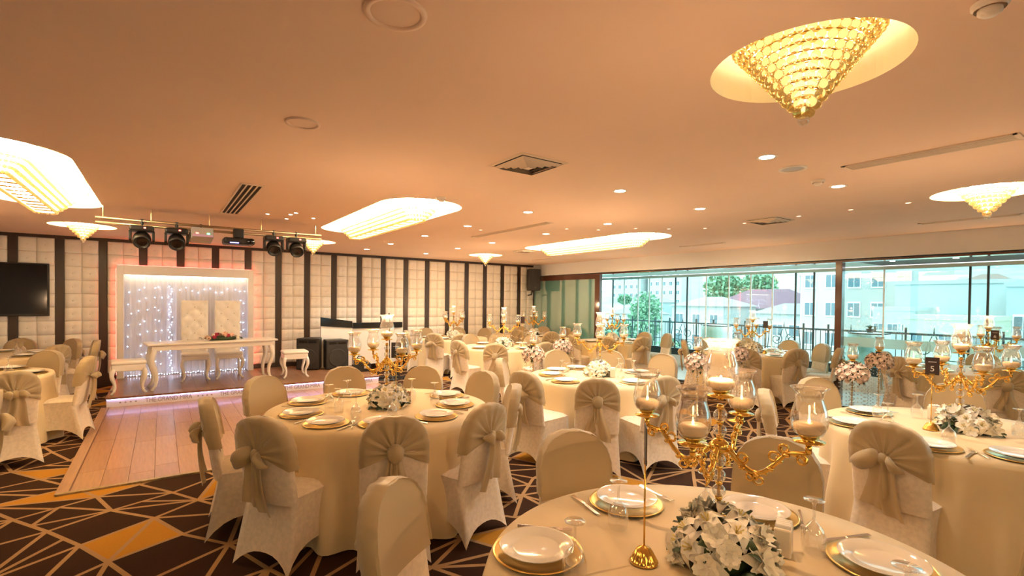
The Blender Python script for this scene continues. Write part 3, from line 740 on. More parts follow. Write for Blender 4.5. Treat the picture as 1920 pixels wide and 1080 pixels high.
# overhead pipe with stage lights
TY, TZ = 7.42, 2.555
tp = thing('lighting_pipe', 'double steel lighting pipe hung under the ceiling before the stage', 'pipe', (0, TY, 0))
for dz in (0, -.055): part(MB().tube([(-.62, 0, TZ + dz), (1.88, 0, TZ + dz)], .016, 10), 'pipe', M['steel'], tp, True)
for x in (-.55, -.1, .5, 1.1, 1.8): part(MB().tube([(x, 0, TZ), (x, 0, HC)], .008, 6), 'hanger', M['steel'], tp)
def moving_head(label, x, rx, y=TY):
    t = thing('moving_head_light', label, 'stage light', (x, y, TZ - .03), 0, 'moving head lights')
    part(MB().tube([(0, 0, .05), (0, 0, -.03)], .018, 8), 'clamp', M['black'], t)
    b = part(MB().prism([(-.12, -.11), (.12, -.11), (.12, .11), (-.12, .11)], -.10, -.03), 'base_box', M['black'], t, bevel=.022)
    part(MB().box((.03, -.112, -.06), (.022, .006, .016)), 'red_display', M['redled'], b)
    for sx in (-1, 1): part(MB().prism([(-.05, -.09), (.05, -.09), (.06, -.20), (0, -.235), (-.06, -.20)], sx * .112 - .014, sx * .112 + .014, 'x'), 'yoke_arm', M['black'], t, bevel=.006)
    hd = part(MB().lathe([(0, .085), (.055, .08), (.085, .04), (.092, -.02), (.088, -.085), (.074, -.10), (.072, -.085), (.05, -.075)], 24), 'head', M['black'], t, True, loc=(0, 0, -.185), rot=(rx, 0, 0))
    part(MB().lathe([(0, -.07), (.03, -.074), (.07, -.078)], 24), 'front_lens', M['blackgloss'], hd, True)
    return t
moving_head('moving head stage light, leftmost on the pipe', -.19, -1.0)
moving_head('moving head stage light beside the grey laser box', .155, -1.0)
moving_head('moving head stage light right of the projector', 1.255, -1.0)
moving_head('moving head stage light, rightmost on the pipe', 1.545, -1.0)
lz = thing('laser_box', 'grey metal laser box hanging between stage light and projector', 'laser', (.41, TY, TZ - .03), .1)
part(MB().tube([(0, 0, .05), (0, 0, -.02)], .012, 6), 'clamp', M['black'], lz)
lb = part(MB().box((0, 0, -.10), (.24, .20, .13)), 'housing', M['greyplastic'], lz, bevel=.01, rot=(-.35, 0, 0))
part(MB().box((-.06, -.102, -.12), (.03, .006, .016)), 'red_lamp', M['redled'], lb)
part(MB().box((.06, -.102, -.12), (.03, .006, .016)), 'green_lamp', emit('green_led', (.1, 1, .3), 4), lb)
part(MB().box((0, -.102, -.15), (.22, .006, .03)), 'lilac_panel', mat('lilac', (.6, .4, .65), .4), lb)
pj = thing('projector', 'dark ceiling projector with lens hanging from the pipe', 'projector', (.83, TY, TZ - .03))
part(MB().box((0, 0, -.03), (.12, .10, .12)), 'bracket', M['black'], pj, bevel=.01)
pb = part(MB().box((0, 0, -.14), (.36, .26, .085)), 'casing', M['black'], pj, bevel=.025)
part(MB().lathe([(0, .03), (.04, .025), (.045, -.03), (.038, -.03)], 20), 'lens_barrel', M['blackgloss'], pb, True, loc=(.13, -.13, -.14), rot=(PI / 2, 0, 0))
part(MB().box((-.06, -.132, -.165), (.10, .004, .012)), 'blue_glow_strip', emit('blue_led', (.2, .2, 1), 3), pb)
ws = thing('wall_speaker', 'black loudspeaker high in the far corner on a bracket', 'loudspeaker', (8.72, 11.22, 2.25), -.25)
part(MB().prism([(-.17, -.16), (.17, -.16), (.13, .16), (-.13, .16)], -.31, .31), 'cabinet', M['black'], ws, bevel=.015)
part(MB().box((0, -.165, 0), (.30, .01, .58)), 'grille', M['grille'], ws)
part(MB().box((0, -.172, -.22), (.02, .004, .012)), 'badge', M['gold'], ws)
part(MB().tube([(0, .05, -.31), (0, .10, -.42), (0, .36, -.44)], .02, 8), 'bracket', M['black'], ws)
# ------------------------------------------------------------------ chair
def back_w(z):
    t = max(0.0, (z - .68) / .255); return .208 * max(0.0, 1 - min(1, t) ** 3.0) ** .46
def back_y(x, z): return -.205 - .075 * (z - .46) / .48 + .022 * (x / .21) ** 2
ZT = .935
def chair_cover():
    g = MB(); NE_ = 9
    top = [(-.205, -.205), (.205, -.205), (.21, .205), (-.21, .205)]; bot = [(-.225, -.285), (.225, -.285), (.228, .232), (-.228, .232)]
    arch = [.10, .13, .10, .13]; pull = [(0, .03), (-.035, 0), (0, -.035), (.035, 0)]
    def sk(u, v):
        e = min(3, int(u * 4 - 1e-9)) if u > 0 else 0; s = u * 4 - e
        a, b = top[e], top[(e + 1) % 4]; c, d = bot[e], bot[(e + 1) % 4]
        tx, ty = a[0] + (b[0] - a[0]) * s, a[1] + (b[1] - a[1]) * s
        bx, by = c[0] + (d[0] - c[0]) * s, c[1] + (d[1] - c[1]) * s
        k = 1 - abs(2 * s - 1) ** 2.4
        bx += pull[e][0] * k; by += pull[e][1] * k; zb = arch[e] * k + .004
        # round off the corners of the seat
        cr_ = .018 * (1 - min(1, min(s, 1 - s) * 6)); tx *= 1 - cr_ * 2; ty *= 1 - cr_ * 2
        vv = v ** 1.15; mid = math.sin(PI * v) * .014 * k
        x_ = tx + (bx - tx) * vv; y_ = ty + (by - ty) * vv
        x_ -= math.copysign(mid, x_) if e in (1, 3) else 0; y_ -= math.copysign(mid, y_) if e in (0, 2) else 0
        return (x_, y_, .445 + (zb - .445) * v)
    g.grid(sk, NE_ * 4, 7, closeu=True)
    def st(u, v):
        x_ = (u - .5) * 2; y_ = (v - .5) * 2; e = max(abs(x_), abs(y_)) ; r = max(0, 1 - e ** 6)
        cc = 1 - .022 * (abs(x_ * y_)) ** 4
        return (x_ * .21 * cc, .205 * y_ * cc, .445 + .030 * r ** .6)
    g.grid(st, 8, 8)
    def bk(u, v):
        z = .40 + (ZT - .40) * (1 - (1 - v) ** 1.6); w = back_w(z) if z > .66 else .208 - .006 * (.66 - z)
        a = 2 * PI * u; cx, sy = math.cos(a), math.sin(a)
        x_ = w * math.copysign(abs(cx) ** .45, cx); th = .030 * min(1, w / .1 + .05)
        return (x_, back_y(x_, z) - .018 + th * math.copysign(abs(sy) ** .6, sy), z)
    g.grid(bk, 28, 14, closeu=True)
    return g
COVER = chair_cover().mesh('cover', M['cover'], True)
ZK = .715
def sash_fan(seed):
    g = MB(); r_ = random.Random(seed); ph = [r_.uniform(0, 6) for _ in range(4)]
    NT, NR = 56, 8; T0, T1 = math.radians(-24), math.radians(204)
    def rim(th):
        s = .0
        for i in range(80):
            s += .005; x_, z_ = s * math.cos(th), ZK + s * math.sin(th)
            if z_ >= ZT - .001 or abs(x_) >= (back_w(z_) if z_ > .66 else .208): return s
        return s
    R_ = [rim(T0 + (T1 - T0) * i / NT) for i in range(NT + 1)]
    def ff(u, v):
        i = int(round(u * NT)); th = T0 + (T1 - T0) * u; rr = R_[i]
        if v <= .76:
            s = rr * (v / .76) * 1.0; x_, z_ = s * math.cos(th), ZK + s * math.sin(th)
            pl = (.0075 * math.sin(th * 15 + ph[0]) + .005 * math.sin(th * 27 + ph[1] + 3 * v) + .003 * math.sin(th * 8 + 5 * v)) * min(1, v * 4) * (1 - .8 * (v / .76) ** 2)
            dep = .010 + .020 * math.exp(-(s / .05) ** 2)
            return (x_, back_y(x_, z_) - .050 - dep * .6 + pl, z_)
        w = (v - .76) / .24; s = rr + .006 * math.sin(min(1, w * 1.6) * PI); x_, z_ = s * math.cos(th), ZK + s * math.sin(th)
        return (x_, back_y(x_, z_) - .052 + w * .080, z_)
    g.grid(ff, NT, NR)
    def fp(u, v):
        z_ = .60 + (ZT + .004 - .60) * v; w = (back_w(min(z_, ZT - .002)) if z_ > .66 else .208) + .004; x_ = (u - .5) * 2 * w
        return (x_, back_y(x_, z_) + .0155 + .002 * math.sin(z_ * 90 + x_ * 14) , z_)
    g.grid(fp, 10, 9)
    return g
def bow_loop(side, L, A, B, droop, seed):
    r_ = random.Random(seed); p0, p1 = r_.uniform(0, 6), r_.uniform(0, 6)
    def lf(u, v):
        a = 2 * PI * u; e = math.sin(PI * min(1, v ** .62)) ** .75 if 0 < v < 1 else (0.12 if v == 0 else .02)
        wr = 1 + .13 * math.sin(3 * a + p0 + v * 4) + .08 * math.sin(5 * a + p1)
        return (side * (.015 + L * v), -.035 * math.sin(PI * v) + B * e * math.cos(a) * wr, -droop * v ** 1.3 + A * e * math.sin(a) * wr)
    return MB().grid(lf, 14, 9, closeu=True)
def tail(side, L, w0, w1, seed):
    r_ = random.Random(seed); p0 = r_.uniform(0, 6)
    def tf(u, v):
        s = (u - .5) * 2; w = w0 + (w1 - w0) * min(1, v * 1.5)
        x_ = side * (.012 + .045 * v + .012 * math.sin(v * 5 + p0)) + s * w
        return (x_, -.004 + .013 * math.sin(s * 4.2 + p0) * (1 - .2 * v) - .020 * math.sin(PI * v) * .6 + .03 * v, -.01 - L * v - .012 * s * v)
    return MB().grid(tf, 12, 12)
def knot(seed, r):
    r_ = random.Random(seed); p = r_.uniform(0, 6)
    def kf(u, v):
        a = 2 * PI * u; b = PI * (v - .5); w = 1 + .12 * math.sin(4 * a + p + 3 * b)
        return (r * .95 * math.cos(b) * math.cos(a) * w, r * .62 * math.cos(b) * math.sin(a) * w, r * 1.1 * math.sin(b))
    return MB().grid(kf, 14, 8, closeu=True)
YK = back_y(0, ZK) - .075
def make_chair(kind):
    t = bpy.data.objects.new('banquet_chair', None); COL.objects.link(t); t.empty_display_size = .1
    put(COVER, 'cover', t)
    s = part(sash_fan(kind + 3), 'sash', M['sash'], t, True)
    if kind == 0:
        part(knot(1, .034), 'knot', M['sash'], s, True, loc=(0, YK, ZK))
        part(bow_loop(-1, .165, .064, .042, .05, 5), 'bow_loop', M['sash'], s, True, loc=(0, YK, ZK))
        part(bow_loop(1, .10, .036, .028, .06, 6), 'bow_loop', M['sash'], s, True, loc=(0, YK, ZK))
        part(tail(-1, .30, .03, .062, 7), 'tail', M['sash'], s, True, loc=(0, YK, ZK)); part(tail(1, .34, .03, .055, 8), 'tail', M['sash'], s, True, loc=(0, YK, ZK))
    elif kind == 1:
        part(knot(2, .056), 'knot', M['sash'], s, True, loc=(.0, YK, ZK))
        part(tail(-1, .27, .03, .05, 9), 'tail', M['sash'], s, True, loc=(0, YK, ZK)); part(tail(1, .36, .03, .065, 10), 'tail', M['sash'], s, True, loc=(0, YK, ZK))
    else:
        part(knot(3, .038), 'knot', M['sash'], s, True, loc=(0, YK, ZK))
        part(bow_loop(-1, .095, .040, .030, -.01, 15), 'bow_loop', M['sash'], s, True, loc=(0, YK, ZK))
        part(bow_loop(1, .095, .038, .030, .01, 16), 'bow_loop', M['sash'], s, True, loc=(0, YK, ZK))
        part(tail(-1, .36, .03, .05, 17), 'tail', M['sash'], s, True, loc=(0, YK, ZK)); part(tail(1, .30, .03, .06, 18), 'tail', M['sash'], s, True, loc=(0, YK, ZK))
    return t
CH = [make_chair(k) for k in range(3)]; CH_used = [False] * 3
# table: centre, radius, phrase, chair back positions (x, y of the top of the back, bow kind)
TB = {
 'T1': ((1.51, .89), .80, 'the nearest table', [(1.84, 2.01, 1), (2.67, 1.31, 0), (.73, 1.84, 2), (2.53, .17, 1)]),
 'T2': ((1.48, 3.92), .88, 'the left centre table with grey card', [(.27, 4.07, 0), (.49, 3.27, 0), (1.18, 2.85, 1), (1.84, 2.86, 2), (.74, 4.95, 1), (1.56, 5.22, 0), (2.30, 4.87, 1), (2.65, 4.20, 1), (2.45, 3.40, 1)]),
 'T3': ((4.62, 1.0), .82, 'the right front table with brown card', [(3.61, 1.12, 0), (5.17, 2.18, 0), (4.08, 2.09, 1), (5.93, 1.31, 0)]),
 'T4': ((4.26, 4.20), .82, 'the middle table', [(3.31, 3.28, 1), (3.00, 3.99, 2), (3.97, 3.02, 0), (5.65, 4.29, 0), (5.34, 5.03, 0), (4.71, 5.47, 0), (3.41, 5.01, 0)]),
 'T5': ((9.10, 1.68), .80, 'the table by the frosted window band', [(8.29, 2.40, 0), (9.0, 2.81, 1), (8.03, 1.31, 1), (10.20, 1.93, 0)]),
 'T6': ((5.40, 7.85), .82, 'the table behind the middle table', [(4.27, 7.62, 1), (4.55, 6.86, 1), (5.28, 8.93, 0), (6.00, 8.95, 0), (6.40, 8.23, 0), (5.45, 6.62, 0), (6.42, 7.20, 0)]),
 'T7': ((5.65, 10.32), .80, 'the table along the tufted wall', [(4.76, 9.55, 0), (5.45, 11.40, 0), (6.30, 11.28, 0), (6.80, 10.72, 0), (4.60, 10.65, 0), (5.16, 9.08, 1)]),
 'T8': ((7.85, 10.05), .78, 'the corner table under wall speaker', [(7.10, 9.71, 1), (8.72, 10.70, 0), (8.82, 9.85, 0), (8.28, 8.93, 0), (7.46, 8.87, 2), (8.15, 11.05, 0)]),
 'T9': ((8.30, 7.75), .80, 'the table in left terrace opening', [(7.15, 7.83, 1), (7.32, 6.98, 1), (8.05, 6.66, 0), (9.42, 7.72, 0), (9.52, 7.17, 0)]),
 'T10': ((8.75, 4.75), .84, 'the terrace table before railing', [(8.13, 5.74, 0), (7.44, 4.13, 1), (9.23, 5.93, 0), (9.83, 5.47, 0), (10.05, 4.71, 0), (8.19, 3.72, 1), (9.73, 3.97, 0), (9.04, 3.45, 0)]),
 'TL1': ((-1.82, 7.78), .80, 'the left table beside dance floor', [(-1.15, 6.48, 2), (-.70, 7.62, 2), (-1.19, 8.67, 0), (-1.75, 6.40, 0)]),
 'TL2': ((-2.10, 10.25), .80, 'the far left table below television', [(-1.89, 11.36, 0), (-1.22, 9.64, 1), (-1.18, 10.86, 0), (-.86, 10.36, 0)]),
}
TB['extra'] = ((-2.0, 5.0), .8, 'the dance floor corner', [(-1.03, 5.22, 0)])
hz = .76
for key, (c, R, ph, chs) in TB.items():
    rk = ranks([(x, y, .9) for x, y, k in chs])
    for (x, y, k), r in zip(chs, rk):
        d = Vector((c[0] - x, c[1] - y)); d.normalize(); px_, py_ = x + d.x * .275, y + d.y * .275
        rz = math.atan2(d.y, d.x) - PI / 2 + rnd.uniform(-.06, .06)
        away = d.dot(Vector((x, y)).normalized()) > 0.15
        lab = 'cream chair with organza sash, %s at %s' % (r, ph)
        if r == 'only': lab = 'cream covered chair with drooping bow, cut by the left picture edge'
        if not CH_used[k]: o = CH[k]; CH_used[k] = True; o.location = (px_, py_, 0); o.rotation_euler = (0, 0, rz)
        else: o = copy_tree(CH[k], None, (px_, py_, 0), rz)
        tag(o, lab, 'chair', 'covered banquet chairs')
del TB['extra']
# ------------------------------------------------------------------ tables
def cloth_mb(R, seed):
    r_ = random.Random(seed); p = [r_.uniform(0, 6) for _ in range(4)]; g = MB(); N = 168
    def cf(u, v):
        a = 2 * PI * u
        if v < .25: return (R * (v / .25) * .985 * math.cos(a), R * (v / .25) * .985 * math.sin(a), hz)
        t = (v - .25) / .75
        if t < .08: q = t / .08; rr = R * .985 + .012 * math.sin(q * PI / 2); z = hz - .010 * (1 - math.cos(q * PI / 2))
        else:
            q = (t - .08) / .92; z = hz - .012 - (hz - .024) * q
            fold = .55 * math.sin(13 * a + p[0] + .5 * math.sin(3 * a)) + .35 * math.sin(21 * a + p[1] + q) + .3 * math.sin(8 * a + p[2])
            rr = R + .005 + .030 * q + .066 * fold * min(1, q * 1.5)
        return (rr * math.cos(a), rr * math.sin(a), z)
    g.grid(cf, N, 15, closeu=True); return g
TT = {}
for i, (key, (c, R, ph, chs)) in enumerate(TB.items()):
    t = thing('round_table', 'round table under long champagne cloth, ' + ph, 'table', (c[0], c[1], 0), 0, 'round banquet tables')
    part(MB().lathe([(0, hz - .03), (R * .97, hz - .03), (R * .97, hz - .004), (0, hz - .004)], 40), 'tabletop', M['walldark'], t)
    part(MB().lathe([(.28, 0), (.28, .03), (.05, .06), (.05, hz - .03)], 20), 'pedestal', M['black'], t, True)
    part(cloth_mb(R, i), 'tablecloth', M['cloth'], t, True); TT[key] = t
# ------------------------------------------------------------------ tableware
CHARGER = MB().lathe([(0, .001), (.105, .001), (.112, .004), (.150, .010), (.160, .012), (.161, .009), (.150, .005), (.115, 0)], 40).mesh('charger_plate', M['golddull'], True)
PLATE = MB().lathe([(0, .006), (.078, .006), (.086, .009), (.090, .014), (.126, .020), (.131, .022), (.131, .019), (.120, .013), (.085, .001), (0, .001)], 44).mesh('dinner_plate', M['porcelain'], True)
GOBLET = MB().lathe([(.034, 0), (.037, .012), (.040, .035), (.039, .060), (.030, .086), (.014, .104), (.006, .114), (.0045, .135), (.0045, .165), (.008, .177), (.020, .183), (.034, .186), (.034, .188), (.0, .190)], 24).mesh('wine_goblet', M['glass'], True)
kn = MB()
kn.add([(-.007, -.11, .002), (.007, -.11, .002), (.006, .0, .004), (-.006, .0, .004), (-.008, -.11, .006), (.008, -.11, .006), (.006, 0, .009), (-.006, 0, .009)], [(0, 1, 2, 3), (4, 7, 6, 5), (0, 4, 5, 1), (1, 5, 6, 2), (3, 2, 6, 7), (0, 3, 7, 4)])
kn.add([(-.006, 0, .005), (.006, 0, .005), (.010, .06, .006), (.009, .10, .005), (-.004, .115, .005), (-.006, .06, .005), (-.006, 0, .007), (.006, 0, .007), (.010, .06, .007), (.009, .10, .007), (-.004, .115, .007), (-.006, .06, .007)], [(0, 1, 2, 3, 4, 5), (11, 10, 9, 8, 7, 6)] + [(i, i + 6, (i + 1) % 6 + 6, (i + 1) % 6) for i in range(6)])
KNIFE = kn.mesh('table_knife', M['silver'], False)
fk = MB(); fk.tube([(0, -.10, .004), (0, -.06, .006), (0, .02, .006), (0, .05, .008)], [.007, .005, .0035, .004], 6)
fk.add([(-.004, .05, .008), (.004, .05, .008), (.012, .065, .006), (.012, .078, .006), (-.012, .078, .006), (-.012, .065, .006), (-.004, .05, .010), (.004, .05, .010), (.012, .065, .008), (.012, .078, .008), (-.012, .078, .008), (-.012, .065, .008)], [(0, 1, 2, 3, 4, 5), (11, 10, 9, 8, 7, 6)] + [(i, i + 6, (i + 1) % 6 + 6, (i + 1) % 6) for i in range(6)])
for k in range(4): fk.box((-.0105 + .007 * k, .095, .009), (.0032, .036, .0018), 0, .08)
FORK = fk.mesh('table_fork', M['silver'], False)
SET = {
 'T1': ([(1.084, 1.347), (1.670, 1.460), (2.042, 1.078), (1.995, .620)], [(1.461, 1.318), (1.075, 1.150), (1.834, 1.177), (1.905, .796), (1.628, .449)]),
 'T2': ([(1.018, 4.404), (.869, 3.974), (.951, 3.585), (1.274, 3.376), (1.429, 4.579), (1.698, 3.359), (2.147, 4.036), (2.015, 3.643)], [(1.301, 4.257), (1.113, 4.122), (1.172, 3.62), (1.405, 3.50), (1.804, 4.051), (1.887, 3.768), (1.13, 3.90)]),
 'T3': ([(4.172, 1.488), (4.724, 1.575), (3.930, .983), (4.096, .605)], [(4.851, 1.296), (4.22, 1.293), (4.097, .929), (4.773, .716), (4.579, 1.467)]),
 'T4': ([(3.625, 4.064), (3.80, 4.50), (4.10, 4.76), (4.46, 4.78), (4.22, 3.60), (4.70, 3.80), (4.86, 4.10)], [(3.868, 4.40), (3.76, 4.20), (4.177, 4.55), (4.641, 4.216), (4.286, 3.85), (4.618, 3.95)]),
}
for key, (c, R, ph, chs) in TB.items():
    if key not in SET:
        pl, gb = [], []
        for x, y, k in chs:
            d = Vector((x - c[0], y - c[1])).normalized(); n = Vector((-d.y, d.x)); pl.append(tuple(Vector(c) + d * (R - .19))); gb.append(tuple(Vector(c) + d * (R - .40) + n * .10))
        SET[key] = (pl, gb)
CUT1 = [((1.523, 1.639), (1.481, 1.451), 'K'), ((1.875, 1.534), (1.85, 1.383), 'F'), ((1.151, 1.538), (1.271, 1.414), 'F'), ((2.205, .976), (2.060, .895), 'F'), ((2.20, .735), (2.028, .800), 'K'), ((.80, 1.23), (.95, 1.13), 'K')]
zt = hz + .002
tdesc = {k: v[2] for k, v in TB.items()}
for key, (pl, gb) in SET.items():
    c = TB[key][0]; ph = tdesc[key]
    for (x, y), r in zip(pl, ranks([(x, y, .78) for x, y in pl])):
        a = rnd.uniform(0, 6)
        tag(put(CHARGER, 'charger_plate', None, (x, y, zt), (0, 0, a)), 'gold charger plate, %s on %s' % (r, ph), 'charger plate', 'gold charger plates')
        tag(put(PLATE, 'dinner_plate', None, (x + rnd.uniform(-.006, .006), y + rnd.uniform(-.006, .006), zt + .012), (0, 0, a)), 'white dinner plate, %s on %s' % (r, ph), 'plate', 'white dinner plates')
    for (x, y), r in zip(gb, ranks([(x, y, .85) for x, y in gb])):
        tag(put(GOBLET, 'wine_goblet', None, (x, y, zt), (0, 0, 0)), 'upturned wine goblet, %s on %s' % (r, ph), 'glass', 'upturned goblets')
    if key in ('T2', 'T3', 'T4'):
        kl, fl_ = [], []
        for x, y in pl:
            d = Vector((c[0] - x, c[1] - y)).normalized(); n = Vector((-d.y, d.x)); a = math.atan2(d.y, d.x) - PI / 2
            kl.append((x - n.x * .195, y - n.y * .195, a)); fl_.append((x + n.x * .195, y + n.y * .195, a))
        for (x, y, a), r in zip(kl, ranks([(q[0], q[1], .77) for q in kl])): tag(put(KNIFE, 'table_knife', None, (x, y, zt), (0, 0, a)), 'silver table knife, %s on %s' % (r, ph), 'knife', 'table knives')
        for (x, y, a), r in zip(fl_, ranks([(q[0], q[1], .77) for q in fl_])): tag(put(FORK, 'table_fork', None, (x, y, zt), (0, 0, a)), 'silver table fork, %s on %s' % (r, ph), 'fork', 'table forks')
cl = [((a[0] + b[0]) / 2, (a[1] + b[1]) / 2) for a, b, k in CUT1]
for kk, nm_, me_ in (('K', 'knife', KNIFE), ('F', 'fork', FORK)):
    sel = [i for i in range(len(CUT1)) if CUT1[i][2] == kk]; rk = ranks([(cl[i][0], cl[i][1], .77) for i in sel])
    for i, r in zip(sel, rk):
        a_, b_, _ = CUT1[i]; ang = math.atan2(b_[1] - a_[1], b_[0] - a_[0]) - PI / 2
        tag(put(me_, 'table_' + nm_, None, (cl[i][0], cl[i][1], zt), (0, 0, ang)), 'silver table %s, %s on the nearest table' % (nm_, r), nm_, 'table %ss' % ('knive' if kk == 'K' else 'fork'))
# ------------------------------------------------------------------ flowers
def petal(mb, Mx, L, W, curl, cup, n=5):
    def pf(u, v):
        s = (u - .5) * 2; w = W * math.sin(PI * min(.985, .06 + v * .94)) ** .75
        return Mx @ Vector((s * w, L * v * math.cos(curl * v), L * v * math.sin(curl * v) * -1 + cup * (s * s) * w + .30 * L * math.sin(PI * v) ))
    mb.grid(pf, 2, n)
def lily_mb():
    g = MB()
    for k in range(6):
        petal(g, Matrix.Rotation(k * PI / 3 + (.1 if k % 2 else 0), 4, 'Z') @ Matrix.Rotation(.45, 4, 'X'), .066, .020, .75, .5)
    return g
def stam_mb():
    g = MB()
    for k in range(5):
        a = k * 1.25; g.tube([(0, 0, .005), (.006 * math.cos(a), .006 * math.sin(a), .022), (.012 * math.cos(a), .012 * math.sin(a), .036)], [.0012, .0012, .0028], 4)
    return g
def rose_mb():
    g = MB()
    for ring, (n, L, W, tilt) in enumerate(((3, .026, .016, 1.45), (4, .032, .022, 1.2), (5, .038, .027, .85), (5, .042, .030, .45))):
        for k in range(n): petal(g, Matrix.Rotation(2 * PI * k / n + ring * .6, 4, 'Z') @ Matrix.Rotation(tilt, 4, 'X'), L, W, .7, .9, 4)
    return g
def leaf_mb():
    g = MB()
    def lf(u, v):
        s = (u - .5) * 2; w = .020 * math.sin(PI * min(.98, .05 + v * .95)); return (s * w, .075 * v, .02 * math.sin(PI * v) - .008 * abs(s))
    return g.grid(lf, 2, 5)
LILY = lily_mb().mesh('lily', M['petal'], True); STAM = stam_mb().mesh('stamens', M['stamen'], True); ROSE = rose_mb().mesh('rose', M['petalrose'], True); LEAF = leaf_mb().mesh('leaf', M['leaf'], True)
def dome(parent, rx, ry, hgt, seed, nl=14, nr=11, nf=26, sc=1.0):
    r_ = random.Random(seed); N = nl + nr; pts = []
    for i in range(N):
        zf = .05 + .90 * (i + .5) / N; a = i * 2.39996 + r_.uniform(-.2, .2); q = math.sqrt(max(0, 1 - zf * zf)); pts.append((q * math.cos(a), q * math.sin(a), zf))
    def orient(n, spin):
        return (Vector(n).to_track_quat('Z', 'Y').to_matrix() @ Matrix.Rotation(spin, 3, 'Z')).to_euler()
    core = MB().ball((0, 0, hgt * .25), 1, 12, 8, (rx * .78, ry * .78, hgt * .62)); part(core, 'greenery', M['leaf'], parent, True)
    order = list(range(N)); r_.shuffle(order)
    for j, i in enumerate(order):
        p = pts[i]; n = (p[0] / rx, p[1] / ry, p[2] / hgt * .9 + .15); loc = (p[0] * rx * .88, p[1] * ry * .88, p[2] * hgt * .88 + .012); s = sc * r_.uniform(.88, 1.12)
        if j < nl:
            o = put(LILY, 'lily', parent, loc, orient(n, r_.uniform(0, 6)), s); put(STAM, 'stamens', o)
        else: put(ROSE, 'rose', parent, loc, orient(n, r_.uniform(0, 6)), s * 1.25)
    for k in range(nf):
        zf = r_.uniform(.0, .85); a = r_.uniform(0, 2 * PI); q = math.sqrt(1 - zf * zf); n = Vector((q * math.cos(a), q * math.sin(a), zf * .5))
        tl_ = n.to_track_quat('Y', 'Z').to_matrix() @ Matrix.Rotation(r_.uniform(-.6, .6), 3, 'X') @ Matrix.Rotation(r_.uniform(-.8, .8), 3, 'Y')
        put(LEAF, 'leaf', parent, (n.x * rx * .72, n.y * ry * .72, max(.012, zf * hgt * .75)), tl_.to_euler(), sc)
CP = {'T1': (1.57, .945), 'T2': (1.53, 3.90), 'T3': (4.66, .96), 'T4': (4.28, 4.20)}
f0 = thing('flower_centrepiece', 'low dome of white lilies and roses on the nearest table', 'flowers', (CP['T1'][0], CP['T1'][1], hz + .002), .3, 'table flower centrepieces')
dome(f0, .168, .150, .165, 4, nl=12, nr=12, nf=30, sc=1.12)
f1 = thing('flower_centrepiece', 'dome of white lilies and roses on the left centre table', 'flowers', (CP['T2'][0], CP['T2'][1], hz + .002), .0, 'table flower centrepieces')
dome(f1, .15, .15, .17, 9, nl=15, nr=9, nf=24, sc=1.08)
for key, base, ang in (('T3', f0, 1.2), ('T4', f1, 1.0), ('T5', f1, 2.0), ('T6', f0, 2.5), ('T7', f1, 3.0), ('T8', f0, 3.3), ('T9', f1, 4.1), ('T10', f0, 4.4), ('TL1', f1, 5.0)):
    c = CP.get(key, TB[key][0]); o = copy_tree(base, None, (c[0], c[1], hz + .002), ang); tag(o, 'dome of white flowers under the candelabra on ' + tdesc[key], 'flowers', 'table flower centrepieces')
# ------------------------------------------------------------------ candelabra
def scallop(a, z): return 1 + (.035 * math.sin(6 * a) if z > .145 else 0)
HURR = MB().lathe([(.026, .008), (.042, .018), (.053, .044), (.0555, .068), (.050, .098), (.041, .126), (.039, .142), (.044, .158), (.056, .170), (.0555, .1715), (.043, .160), (.038, .142)], 36, wob=scallop).mesh('hurricane_glass', M['lampglass'], True)
CUP = MB().lathe([(.0, -.020), (.010, -.018), (.016, -.010), (.046, -.006), (.048, -.002), (.024, .0), (.022, .006), (.029, .010), (.031, .022), (.0, .018)], 24).mesh('candle_cup', M['gold'], True)
CAN = MB().lathe([(0, .018), (.034, .020), (.045, .034), (.046, .050), (.036, .058), (.0, .056)], 24).mesh('candle', M['candle'], True)
FLM = MB().ball((0, 0, .063), .004, 8, 6, (1, 1, 1.7)).mesh('flame', M['flame'], True)
HURRW = thin_glass('etched', (1, 1, 1), .1)
def lamp(parent, loc, name='candle_cup'):
    cpo = put(CUP, name, parent, loc)
    return cpo
def arm_mb():
    g = MB(); pts = []; rs = []
    def az(t): return .372 - .075 * math.sin(PI * min(1, t * 1.35)) + .045 * max(0, t - .45)
    for i in range(17):
        t = i / 16; pts.append((.025 + .255 * t, 0, az(t))); rs.append(.0105 - .003 * t)
    g.tube(pts, rs, 7)
    zend = pts[-1][2]
    def curl(t, r0, s, up, turns=1.3):
        cx, cz = .025 + .255 * t, az(t) + up * (r0 + .004); ph = -up * PI / 2
        g.tube([(cx + s * r0 * (1 - .6 * k / 14) * math.cos(ph + up * turns * 2 * PI * k / 14), .004 * math.sin(k), cz + r0 * (1 - .6 * k / 14) * math.sin(ph + up * turns * 2 * PI * k / 14)) for k in range(15)], .0046, 5)
    curl(.20, .022, 1, 1); curl(.42, .020, -1, -1); curl(.60, .024, 1, 1); curl(.72, .018, -1, 1); curl(.92, .018, 1, -1); curl(.30, .016, 1, -1)
    for k in range(9):
        t = .12 + .09 * k; g.ball((.025 + .255 * t, .008 * (-1) ** k, az(t) - .006), .0085, 6, 4, (1.5, 1, 1))
    g.tube([(.28, 0, zend), (.28, 0, zend + .03)], .010, 8)
    return g, zend + .045
ARMMB, AZ = arm_mb(); ARM = ARMMB.mesh('arm', M['gold'], True)
CB = MB().ball((0, 0, 0), .024, 12, 9).mesh('crystal_bead', M['crystal_clear'], True)
SP_ = MB().lathe([(0, -.010), (.009, -.010), (.013, -.003), (.013, .003), (.009, .010), (0, .010)], 16).mesh('gold_spacer', M['gold'], True)
